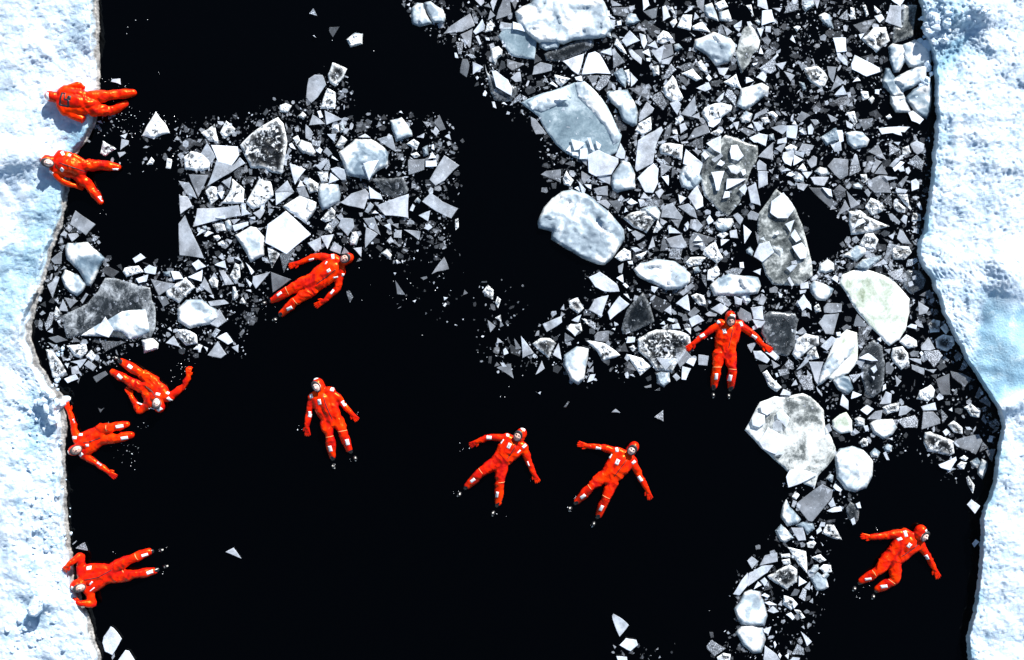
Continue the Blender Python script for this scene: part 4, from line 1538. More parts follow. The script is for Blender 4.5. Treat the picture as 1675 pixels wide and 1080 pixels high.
for Q, dens in ZONES:
    xs = [q[0] for q in Q]; ys = [q[1] for q in Q]
    n = int(area(Q)*0.050*dens)
    for _ in range(n):
        x, y = rb.uniform(min(xs), max(xs)), rb.uniform(min(ys), max(ys))
        if not inside((x, y), Q) or inside((x, y), HOLE) or inside((x, y), POOL): continue
        x += rb.gauss(0, 5); y += rb.gauss(0, 5)
        cl = noise.fractal(Vector((x*0.03, y*0.03, 8)), 1, 2, 3)
        if cl < -0.25+rb.uniform(-.3, .3): continue
        r = 0.85+min(5.5, rb.paretovariate(1.6)-1+0.35)
        k = rb.choice((3, 4, 4, 5, 6)); a0 = rb.uniform(0, 6.28); asp = rb.choice((rb.uniform(.18, .5), rb.uniform(0.5, 1), rb.uniform(0.5, 1)))
        z = 0.010+rb.uniform(0, 0.014); b = len(bV)
        tn = TONE[rb.choice((1, 2, 2, 3, 3, 3, 3, 4, 4, 5, 5, 6, 7, 8) if r < 2.6 else (1, 2, 2, 3, 3, 4, 4, 5, 5, 6, 6, 7))]
        angs = sorted(a0+(j+rb.uniform(-.3, .3))*6.283/k for j in range(k))
        ring = [(x+r*math.cos(a), y+r*asp*math.sin(a)) for a in angs][::-1]
        ro = rb.uniform(0, 6.28); ring = [(x+(u-x)*math.cos(ro)-(v-y)*math.sin(ro), y+(u-x)*math.sin(ro)+(v-y)*math.cos(ro)) for u, v in ring]
        tz = rb.uniform(-.25, .25)
        for (u, v) in ring: bV.append(P(u, v, z+(u-x)/PPM*tz))
        for (u, v) in ring: bV.append(P(u, v, -0.02))
        bF.append(tuple(range(b, b+k)))
        for j in range(k):
            jj = (j+1) % k; bF.append((b+j, b+k+j, b+k+jj, b+jj))
        bT += [tn]*(2*k); bS += [rb.uniform(0, 50)]*(2*k)
# larger dim slabs of slush hanging just under the surface between the pieces
for Q, dens in ZONES:
    if dens < 0.6: continue
    xs = [q[0] for q in Q]; ys = [q[1] for q in Q]
    for _ in range(int(area(Q)*0.0050*dens)):
        x, y = rb.uniform(min(xs), max(xs)), rb.uniform(min(ys), max(ys))
        if not inside((x, y), Q) or inside((x, y), HOLE) or inside((x, y), POOL): continue
        if noise.fractal(Vector((x*0.022, y*0.022, 14)), 1, 2, 3) < 0.12: continue
        r = rb.uniform(3, 9); k = rb.choice((3, 4, 5, 6)); a0 = rb.uniform(0, 6.28); asp = rb.uniform(.5, 1); b = len(bV)
        z = 0.003+rb.uniform(0, .004)
        ring = [(x+r*math.cos(a0+j*6.283/k+rb.uniform(-.3, .3)), y+r*asp*math.sin(a0+j*6.283/k+rb.uniform(-.3, .3))) for j in range(k)]
        ring = ccw(ring)
        for (u, v) in ring: bV.append(P(u, v, z))
        for (u, v) in ring: bV.append(P(u, v, -0.03))
        bF.append(tuple(range(b, b+k)))
        for j in range(k): jj = (j+1) % k; bF.append((b+j, b+k+j, b+k+jj, b+jj))
        bT += [TONE[rb.choice((1, 2, 2, 3))]]*(2*k); bS += [rb.uniform(0, 50)]*(2*k)
o = mesh_obj('brash_ice', bV, bF, M['plate'], attrs={'tone': bT, 'seed': bS, 'frost': [0.4]*len(bV)})
tag(o, 'fine crushed brash ice drifting in the black water between the floes', 'brash ice', kind='stuff')

# ---------------------------------------------------------------- crumbled snow heaps at the edges
def crumbs(name, spots, label, seed):
    rc = random.Random(seed); V, F, B = [], [], []
    for (cx, cy, rx, ry, n, smin, smax) in spots:
        for _ in range(n):
            a = rc.uniform(0, 6.28); d = rc.random()**0.6
            x, y = cx+rx*d*math.cos(a), cy+ry*d*math.sin(a)
            s = rc.uniform(smin, smax)*rc.choice((1, 1, 1.6))/PPM
            g = ground_at(x, y); c = P(x, y, g+s*0.25)
            b = len(V); bmn = bmesh.new(); bmesh.ops.create_icosphere(bmn, subdivisions=1 if s < .05 else 2, radius=s)
            sv = Vector((x, y, 0)); sc = Vector((rc.uniform(.7, 1.3), rc.uniform(.7, 1.3), rc.uniform(.5, .9)))
            for v in bmn.verts:
                k = 1+0.45*noise.noise(v.co/s*1.3+sv)
                V.append(c+Vector((v.co.x*sc.x*k, v.co.y*sc.y*k, v.co.z*sc.z*k)))
            bmn.verts.index_update()
            for f in bmn.faces: F.append(tuple(b+v.index for v in f.verts))
            B += [rc.uniform(0, .25)]*len(bmn.verts); bmn.free()
    o = mesh_obj(name, V, F, M['snow'], attrs={'bare_shade': B, 'wet': 0.0})
    tag(o, label, 'snow', kind='stuff')
crumbs('snow_rubble', [(1530,40,30,44,45,1.5,5),(1590,25,40,26,16,1.5,4),(1512,105,12,50,30,2,6),(1490,120,34,50,26,1.5,4)], 'crumbled snow lumps heaped along the top right ice edge', 3)
crumbs('snow_rubble', [(60,690,46,80,36,1.5,4.5),(70,860,50,120,60,1,3),(85,660,26,18,14,3,6),(60,1040,60,36,30,1,3.5),(95,600,12,40,16,1,3)], 'small snow lumps scattered along the left ice edge', 4)
bk = [(57,988),(70,966),(86,972),(84,990),(74,1001),(62,999)]
V, F, rim = dome_geo(bk, cen(bk), 0.15, 3, 0.012, 6, 2.5, sink=0.0, seed=4.0, facet=0.03)
V = [v+Vector((0, 0, ground_at(72, 985)-0.02)) for v in V]
o = mesh_obj('snow_block', V, F, M['snow'], attrs={'bare_shade': 0.05, 'wet': 0.0}); rebase(o, P(72, 985, ground_at(72, 985)))
tag(o, 'loose angular snow block lying on the left ice near the lowest swimmer', 'snow block')

# ---------------------------------------------------------------- drops and ripples thrown up round the swimmers
drops = [(175,128,16,8,14),(195,140,20,5,10),(210,190,40,30,60),(258,190,22,10,30),(275,200,14,8,16),(205,215,40,16,40),(190,170,14,8,16),(165,345,8,8,8),(262,120,6,20,6),
 (185,586,14,6,12),(190,600,10,8,6),(300,600,14,14,30),(285,625,16,18,16),(205,735,26,16,40),(230,700,24,8,12),(215,755,16,16,16),(175,690,8,4,6),(225,590,30,16,8),
 (435,506,12,8,10),(447,526,6,8,6),(185,905,10,6,5),(274,895,8,8,6),(270,935,10,8,6),(490,700,10,8,9),(582,676,8,6,4),(575,752,8,8,8),(545,766,4,6,4),
 (756,730,14,12,12),(748,806,8,8,8),(815,842,10,6,8),(872,785,6,6,5),(940,815,8,8,8),(930,832,6,8,6),(970,858,6,8,6),(1143,598,6,6,3),(1404,980,10,20,9),(1415,955,10,10,8),(1430,975,10,12,6),
 (1425,866,14,4,4),(1220,1000,60,60,20),(700,480,60,60,26),(620,480,40,50,14),(840,640,60,40,14),(300,260,40,20,30),(560,70,60,40,5),(230,40,60,40,10)]
dV, dF = [], []; rd = random.Random(9)
for (cx, cy, rx, ry, n) in drops:
    n = max(2, int(n*0.45))
    for _ in range(n):
        x, y = cx+rd.gauss(0, .5)*rx, cy+rd.gauss(0, .5)*ry; r = rd.uniform(.25, .95); as_ = rd.uniform(.3, 1); a0 = rd.uniform(0, 6.28)
        if ground_at(x, y) > 0: continue
        b = len(dV); k = 6
        for j in range(k):
            a = j*6.283/k; u, v = r*math.cos(a), r*as_*math.sin(a)
            dV.append(P(x+u*math.cos(a0)-v*math.sin(a0), y+u*math.sin(a0)+v*math.cos(a0), 0.003))
        dV.append(P(x, y, 0.003+r*0.5/PPM))
        for j in range(k): dF.append((b+(j+1) % k, b+j, b+k))
o = mesh_obj('water_drops', dV, dF, M['foam']); tag(o, 'bright drops and bubbles on the black water around the swimmers', 'water drops', kind='stuff')

# ---------------------------------------------------------------- people in immersion suits
def catmull(pts, rad, sub=5):
    out = []
    n = len(pts)
    for i in range(n-1):
        p0 = pts[max(0, i-1)]; p1 = pts[i]; p2 = pts[i+1]; p3 = pts[min(n-1, i+2)]
        for s in range(sub):
            t = s/sub
            q = 0.5*((2*p1)+(p2-p0)*t+(2*p0-5*p1+4*p2-p3)*t*t+(3*p1-p0-3*p2+p3)*t**3)
            out.append((q, rad[i]+(rad[i+1]-rad[i])*(t*t*(3-2*t))))
    out.append((pts[-1], rad[-1])); return out
def tube_geo(V, F, pts, rad, flat=1.0, sub=5, seg=14, cap=True):
    """closed tapering tube with rounded ends; flat squashes it vertically"""
    path = catmull([Vector(p) for p in pts], rad, sub) if len(pts) > 1 else [(Vector(pts[0]), rad[0])]
    d0 = (path[1][0]-path[0][0]).normalized(); d1 = (path[-1][0]-path[-2][0]).normalized()
    full = []
    for a in (80, 55, 30): full.append((path[0][0]-d0*path[0][1]*math.sin(math.radians(a)), path[0][1]*math.cos(math.radians(a))))
    full += path
    for a in (30, 55, 80): full.append((path[-1][0]+d1*path[-1][1]*math.sin(math.radians(a)), path[-1][1]*math.cos(math.radians(a))))
    b = len(V); m = len(full)
    for i, (q, r) in enumerate(full):
        d = (full[min(m-1, i+1)][0]-full[max(0, i-1)][0]).normalized()
        s = d.cross(Vector((0, 0, 1)))
        s = s.normalized() if s.length > 0.05 else Vector((1, 0, 0))
        u = s.cross(d).normalized()
        for k in range(seg):
            a = k*2*math.pi/seg
            off = s*math.cos(a)*r + u*math.sin(a)*r; off.z *= flat
            V.append(q+off)
    for i in range(m-1):
        for k in range(seg):
            kk = (k+1) % seg
            F.append((b+i*seg+k, b+i*seg+kk, b+(i+1)*seg+kk, b+(i+1)*seg+k))
    F.append(tuple(b+k for k in range(seg))[::-1]); F.append(tuple(b+(m-1)*seg+k for k in range(seg)))
def ball_geo(V, F, c, rx, ry, rz, mat3=None, seg=18, rings=12):
    b = len(V)
    for i in range(1, rings):
        th = math.pi*i/rings
        for k in range(seg):
            a = 2*math.pi*k/seg; v = Vector((rx*math.sin(th)*math.cos(a), ry*math.sin(th)*math.sin(a), rz*math.cos(th)))
            V.append(c+(mat3 @ v if mat3 else v))
    t = len(V); V.append(c+(mat3 @ Vector((0, 0, rz)) if mat3 else Vector((0, 0, rz)))); V.append(c-(mat3 @ Vector((0, 0, rz)) if mat3 else Vector((0, 0, rz))))
    for i in range(rings-2):
        for k in range(seg):
            kk = (k+1) % seg; F.append((b+i*seg+k, b+(i+1)*seg+k, b+(i+1)*seg+kk, b+i*seg+kk))
    for k in range(seg):
        kk = (k+1) % seg; F.append((t, b+k, b+kk)); F.append((t+1, b+(rings-2)*seg+kk, b+(rings-2)*seg+k))
def fused(name, V, F, voxel, smooth_it, mat, parent, folds=None):
    """melt overlapping closed shells into one continuous skin"""
    me = bpy.data.meshes.new('tmp'); me.from_pydata([tuple(v) for v in V], [], F)
    bmx = bmesh.new(); bmx.from_mesh(me); bmesh.ops.recalc_face_normals(bmx, faces=bmx.faces); bmx.to_mesh(me); bmx.free()
    o = bpy.data.objects.new('tmp', me); C.objects.link(o)
    r = o.modifiers.new('r', 'REMESH'); r.mode = 'VOXEL'; r.voxel_size = voxel; r.adaptivity = 0
    s = o.modifiers.new('s', 'SMOOTH'); s.factor = 0.5; s.iterations = smooth_it
    dg = bpy.context.evaluated_depsgraph_get(); dg.update()
    nm = bpy.data.meshes.new_from_object(o.evaluated_get(dg)); bpy.data.objects.remove(o)
    if folds:
        n = len(nm.vertices); co = np.empty(n*3); no = np.empty(n*3); nm.vertices.foreach_get('co', co); nm.vertices.foreach_get('normal', no)
        co = co.reshape(-1, 3); no = no.reshape(-1, 3)
        d = np.array([folds(Vector(c)) for c in co]); co = co+no*d[:, None]
        nm.vertices.foreach_set('co', co.ravel()); nm.update()
    nm.name = name; nm.polygons.foreach_set('use_smooth', [True]*len(nm.polygons))
    nm.materials.clear(); nm.materials.append(mat)
    o = bpy.data.objects.new(name, nm); C.objects.link(o); o.parent = parent
    return o
class Skin:
    def __init__(s, objs):
        s.t = []
        for o in objs:
            s.t.append(BVHTree.FromPolygons([v.co for v in o.data.vertices], [tuple(p.vertices) for p in o.data.polygons]))
    def drop(s, x, y, default=0.1):
        best = None
        for t in s.t:
            h = t.ray_cast(Vector((x, y, 3)), Vector((0, 0, -1)))
            if h[0] is not None and (best is None or h[0].z > best[0].z): best = (h[0], h[1])
        if best is None:
            for t in s.t:
                h = t.find_nearest(Vector((x, y, default)))
                if h[0] is not None: return h[0], h[1]
        return best
def strip(name, skin, path, width, mat, parent, off=0.006, nw=4, step=0.015):
    """band laid over the suit: path = world xy points"""
    pts = [Vector((p[0], p[1], 0)) for p in path]; samp = []
    for a, b in zip(pts, pts[1:]):
        k = max(1, int((b-a).length/step))
        for i in range(k): samp.append(a.lerp(b, i/k))
    samp.append(pts[-1]); V, F = [], []; m = len(samp)
    for i, q in enumerate(samp):
        d = (samp[min(m-1, i+1)]-samp[max(0, i-1)]).normalized(); s = Vector((-d.y, d.x, 0))
        for k in range(nw+1):
            w = (k/nw-0.5)*width; e = q+s*w; h, nrm = skin.drop(e.x, e.y)
            nrm = Vector(nrm)
            if nrm.z < 0: nrm = -nrm
            edge = 0.35 if (k in (0, nw) or i in (0, m-1)) else 1.0
            V.append(h+nrm*off*edge)
    b2 = len(V)
    for v in list(V): V.append(v-Vector((0, 0, 0.010)))
    W = nw+1
    for i in range(m-1):
        for k in range(nw):
            a = i*W+k; F.append((a, a+W, a+W+1, a+1))
    for i in range(m-1):
        F.append((i*W, b2+i*W, b2+(i+1)*W, (i+1)*W)); a = i*W+nw; F.append((a, a+W, b2+a+W, b2+a))
    for k in range(nw):
        F.append((k, k+1, b2+k+1, b2+k)); a = (m-1)*W+k; F.append((a, b2+a, b2+a+1, a+1))
    return mesh_obj(name, V, F, mat, parent, smooth=True)
def glove(parent, w, tip, thumb_dir, curl=0.25, spread=1.0, palm_up=False):
    d = (tip-w); L = max(0.19, min(0.25, d.length)); d.normalize()
    s = d.cross(Vector((0, 0, 1))).normalized(); n = s.cross(d).normalized()
    if n.z < 0: n = -n
    td = 1 if s.dot(thumb_dir) > 0 else -1
    dn = -1.0
    V, F = [], []
    tube_geo(V, F, [w-d*0.05, w+d*0.02, w+d*L*0.18], [.046, .043, .040], 0.85)
    for off in (-.030, -.010, .010, .030):
        tube_geo(V, F, [w+d*L*0.06+s*off*0.6, w+d*L*0.48+s*off], [.026, .023], 0.9, 3, 10)
    lens = (0.44, 0.52, 0.50, 0.40)
    for i, (off, ln) in enumerate(zip((.036, .0125, -.0125, -.036), lens)):
        k = w+d*L*0.46+s*off*td; f = (d+s*off*td*4.2*spread).normalized()
        a = k+f*L*ln*0.45+n*dn*L*ln*curl*0.16; b = k+f*L*ln*0.78+n*dn*L*ln*curl*0.5; e = k+f*L*ln*(1.02-curl*0.25)+n*dn*L*ln*curl*0.95
        tube_geo(V, F, [k-f*0.02, a, b, e], [.0165, .0155, .0145, .012], 1.0, 3, 10)
    k = w+d*L*0.12+s*td*0.03
    tube_geo(V, F, [k, k+(d*0.55+s*td*0.75)*L*0.17, k+(d*0.85+s*td*0.62)*L*0.33], [.022, .018, .014], 1.0, 3, 10)
    return fused('glove', V, F, 0.0062, 2, M['suit'], parent)
def make_face(parent, c, crown, fwd, skinmat, r=1.0):
    """c = centre of the face; crown = towards the top of the head; fwd = where the face looks"""
    f = fwd.normalized(); u = (crown-f*crown.dot(f)).normalized(); s = u.cross(f).normalized()
    B = Matrix((s, u, f)).transposed()
    V, F = [], []; na, nb = 22, 12
    def hgt(x, y):      # x across, y up, both -1..1
        h = 0.052*(1-0.75*(x*x+y*y))
        h += 0.024*math.exp(-(x/0.16)**2-((y+0.10)/0.16)**2) + 0.012*math.exp(-(x/0.11)**2-((y-0.12)/0.22)**2)
        h -= 0.011*math.exp(-((abs(x)-0.36)/0.17)**2-((y-0.20)/0.12)**2)
        h += 0.008*math.exp(-((abs(x)-0.36)/0.25)**2-((y-0.42)/0.08)**2)
        h += 0.008*math.exp(-(x/0.26)**2-((y+0.46)/0.08)**2) + 0.010*math.exp(-(x/0.3)**2-((y+0.80)/0.16)**2)
        h += 0.008*math.exp(-((abs(x)-0.52)/0.2)**2-((y+0.10)/0.2)**2)
        return h*r
    W, Hh = 0.072*r, 0.094*r
    V.append(c+B @ Vector((0, 0, hgt(0, 0))))
    for j in range(1, nb+1):
        t = j/nb
        for i in range(na):
            a = 2*math.pi*i/na; x, y = t*math.cos(a), t*math.sin(a); V.append(c+B @ Vector((x*W, y*Hh, hgt(x, y))))
    for i in range(na): V.append(c+B @ Vector((math.cos(2*math.pi*i/na)*W*0.9, math.sin(2*math.pi*i/na)*Hh*0.9, -0.05)))
    for i in range(na): F.append((0, 1+i, 1+(i+1) % na))
    for j in range(nb):
        for i in range(na):
            k = (i+1) % na; a, b = 1+j*na, 1+(j+1)*na; F.append((a+i, b+i, b+k, a+k))
    face = mesh_obj('face', V, F, skinmat, parent, smooth=True)
    for sx in (-1, 1):
        v, g = [], []; x, y = sx*0.36, 0.19
        ball_geo(v, g, c+B @ Vector((x*W, y*Hh, hgt(x, y)+0.001)), 0.0115*r, 0.006*r, 0.004, B, 12, 8); mesh_obj('eye', v, g, M['eye'], face, smooth=True)
        v, g = [], []; q = [c+B @ Vector(((x+dx)*W, (0.40+dy)*Hh, hgt(x+dx, 0.40+dy)+0.001)) for dx, dy in ((-.2, -.02), (0, .05), (.2, -.02))]
        tube_geo(v, g, q, [.0025, .004, .0025], 1, 3, 8); mesh_obj('eyebrow', v, g, M['brow'], face, smooth=True)
    v, g = [], []; q = [c+B @ Vector((dx*W, (-0.47+dy)*Hh, hgt(dx, -0.47+dy)+0.0005)) for dx, dy in ((-.3, .03), (0, -.03), (.3, .03))]
    tube_geo(v, g, q, [.002, .0055, .002], 1, 4, 8); mesh_obj('mouth', v, g, M['lip'], face, smooth=True)
    # neoprene seal round the face, thicker over the forehead
    v, g = [], []; n = 28; m = 8
    for i in range(n):
        a = 2*math.pi*i/n; up = max(0, math.sin(a)); tr = (0.010+0.022*up**1.5)*r
        cx, cy = math.cos(a)*(W+0.004), math.sin(a)*(Hh+0.004-0.004*up)
        o_ = Vector((math.cos(a), math.sin(a), 0))
        for k in range(m):
            b = 2*math.pi*k/m; v.append(c+B @ (Vector((cx, cy, 0.012))+o_*tr*math.cos(b)+Vector((0, 0, 1))*tr*0.9*math.sin(b)))
    for i in range(n):
        for k in range(m):
            i2, k2 = (i+1) % n, (k+1) % m; g.append((i*m+k, i2*m+k, i2*m+k2, i*m+k2))
    mesh_obj('face_seal', v, g, M['seal'], parent, smooth=True)
    return B

def person(S, label, key):
    ox, oy, sc = S['o']
    def W(p, z=None):
        zz = p[2] if len(p) > 2 else z
        return P(ox+p[0]/sc, oy+p[1]/sc, zz)
    g0 = W(S['waist']); root = empty('person', (g0.x, g0.y, 0))
    tag(root, label, 'person', 'swimmers in orange immersion suits')
    bpy.context.view_layer.update()
    hold = []
    V, F = [], []
    hd, fc, nk = W(S['head']), W(S['face']), W(S['neck'])
    shs = [W(p) for p in S['sh']]; els = [W(p) for p in S['el']]; wrs = [W(p) for p in S['wr']]; tips = [W(p) for p in S['tip']]; ths = [W(p) for p in S['th']]
    hips = [W(p) for p in S['hip']]; kns = [W(p) for p in S['kn']]; hems = [W(p) for p in S['hem']]
    waist, chest = W(S['waist']), (shs[0]+shs[1])/2
    hip = (hips[0]+hips[1])/2
    chest = chest.lerp(waist, 0.28); chest.z += 0.01
    k = S.get('k', 1.0)
    # trunk
    tube_geo(V, F, [nk.lerp(chest, 0.25), chest, waist, hip], [.105*k, .150*k, .135*k, .125*k], 0.86, 6, 20)
    for i in (0, 1):
        a = shs[i].lerp(chest, 0.28)
        tube_geo(V, F, [a, shs[i].lerp(hips[i], 0.4).lerp(waist, 0.30), waist.lerp(hips[i], 0.75), hips[i].lerp(hip, 0.1)], [.105*k, .118*k, .108*k, .118*k], 0.88, 6, 18)
        tube_geo(V, F, [nk.lerp(chest, 0.12), shs[i].lerp(nk, 0.42)+Vector((0, 0, .01)), shs[i]], [.080*k, .088*k, .088*k], 0.95, 4, 16)
        # arm, loose sleeve
        tube_geo(V, F, [shs[i].lerp(chest, 0.15), shs[i].lerp(els[i], 0.45), els[i], els[i].lerp(wrs[i], 0.5), wrs[i]], [.084*k, .075*k, .064*k, .058*k, .046*k], 0.9, 5, 16)
        # leg
        tube_geo(V, F, [hips[i], hips[i].lerp(kns[i], 0.5), kns[i], kns[i].lerp(hems[i], 0.45), hems[i]], [.120*k, .112*k, .088*k, .092*k, .066*k], 0.88, 5, 18)
    tube_geo(V, F, [nk, nk.lerp(hd, 0.6)], [.085, .090], 1, 3, 14)
    crown = (hd-nk); crown.z = S.get('cz', 0.0); crown.normalize()
    fwd = Vector(S.get('fwd', (0, 0, 1))).normalized()
    u = (crown-fwd*crown.dot(fwd)).normalized(); s_ = u.cross(fwd)
    HB = Matrix((s_, u, fwd)).transposed()
    ball_geo(V, F, hd, .104, .128, .118, HB)
    ball_geo(V, F, hd-u*0.07+fwd*0.01, .105, .085, .105, HB)
    sv = Vector((key*3.1, key*1.7, 0))
    joints = [(p, 0.16) for p in els+kns]+[(h, 0.2) for h in hips]+[(waist, 0.2)]
    axis = (nk-hip).normalized()
    def folds(c):
        q = c*1.0+sv
        f = noise.noise(Vector((q.x*4.5, q.y*4.5, q.z*6)))*0.010
        wj = 0.25
        for p, r_ in joints:
            d2 = (c-p).length_squared
            if d2 < 4*r_*r_: wj += math.exp(-d2/(r_*r_))
        ridge = 0.5-abs(noise.noise(Vector((q.x*6+noise.noise(q*4)*1.0, q.y*6, q.z*5)))*2.4)
        if (c-hd).length < 0.17: return f*0.25
        r2 = 0.5-abs(noise.noise(Vector((q.x*13, q.y*13+3, q.z*9+noise.noise(q*9))))*2.4)
        return f+ridge*0.014*min(1.1, wj+.1)+r2*0.004*min(1.0, wj)
    body = fused('body', V, F, 0.0125, 4, M['suit'], root, folds)
    gl = [glove(root, wrs[i], tips[i], ths[i]-wrs[i], S.get('curl', (0.14, 0.14))[i], S.get('spread', (1, 1))[i]) for i in (0, 1)]
    skin = Skin([body]+gl)
    # boots: the ankle dips under the water and the toe comes up again
    for i in (0, 1):
        tp = S['toe'][i]
        if tp is None: continue
        toe = W(tp); hem = hems[i]; v, g = [], []
        d = (toe-hem); d.z = 0; d.normalize()
        an = hem.lerp(toe, 0.55); an.z = -0.10
        tube_geo(v, g, [hem-d*0.06, hem+d*0.02, an], [.060, .055, .050], 1, 4, 12)
        tube_geo(v, g, [an+Vector((0, 0, -.05))+d*0.02, an.lerp(toe, 0.6)+Vector((0, 0, -.02)), toe-Vector((0, 0, .025))], [.050, .048, .040], 1, 4, 12)
        bt = fused('boot', v, g, 0.010, 3, M['boot'], root)
        v, g = [], []
        yaw = math.atan2(d.y, d.x)
        ball_geo(v, g, toe-Vector((0, 0, .018)), 0.046, 0.024, 0.028, Matrix.Rotation(yaw+R.uniform(-.6, .6), 3, 'Z'), 12, 8)
        mesh_obj('toe_glint', v, g, M['toe'], bt, smooth=True)  # pale blob standing in for the wet glint on the toe
    # face
    if S.get('faced', True):
        r = 1.0
        fcn = fc.copy()
        B = make_face(root, hd+(fc-hd)*0.75*Vector((1, 1, 0)).length/1.414+fwd*0.066, crown, fwd, M['skin2'] if key % 2 else M['skin'], r)
    # reflective patches, zip, seams
    def xy(p): q = W(p, S.get('pz', 0.15)); return (q.x, q.y)
    for (x, y, ang, ln, wd) in S.get('tape', []):
        a = math.radians(ang); dx, dy = math.cos(a)*ln/2, math.sin(a)*ln/2
        strip('reflective_patch', skin, [xy((x-dx, y-dy)), xy((x+dx, y+dy))], wd/sc/PPM, M['tape'], root)
    for (x, y, ang, ln, wd) in S.get('badge', []):
        a = math.radians(ang); dx, dy = math.cos(a)*ln/2, math.sin(a)*ln/2
        b = strip('chest_badge', skin, [xy((x-dx, y-dy)), xy((x+dx, y+dy))], wd/sc/PPM, M['tape'], root)
        dx *= .45; dy *= .45
        strip('emblem', skin, [xy((x-dx, y-dy)), xy((x+dx, y+dy))], wd*.4/sc/PPM, M['navy'], b, off=0.011, nw=2)
    if S.get('zip'): strip('zip', skin, [xy(p) for p in S['zip']], 0.014, M['black'], root, nw=2)
    for pth in S.get('seam', []): strip('knee_strap', skin, [xy(p) for p in pth], 0.013, M['seam'], root, nw=2)
    for pth, wd in S.get('black', []): strip('back_print', skin, [xy(p) for p in pth], wd, M['black'], root, nw=2)
    inv = Matrix.Translation(-Vector((g0.x, g0.y, 0)))
    for ch in root.children:
        ch.data.transform(inv)
        for g in ch.children: g.data.transform(inv)
    return root

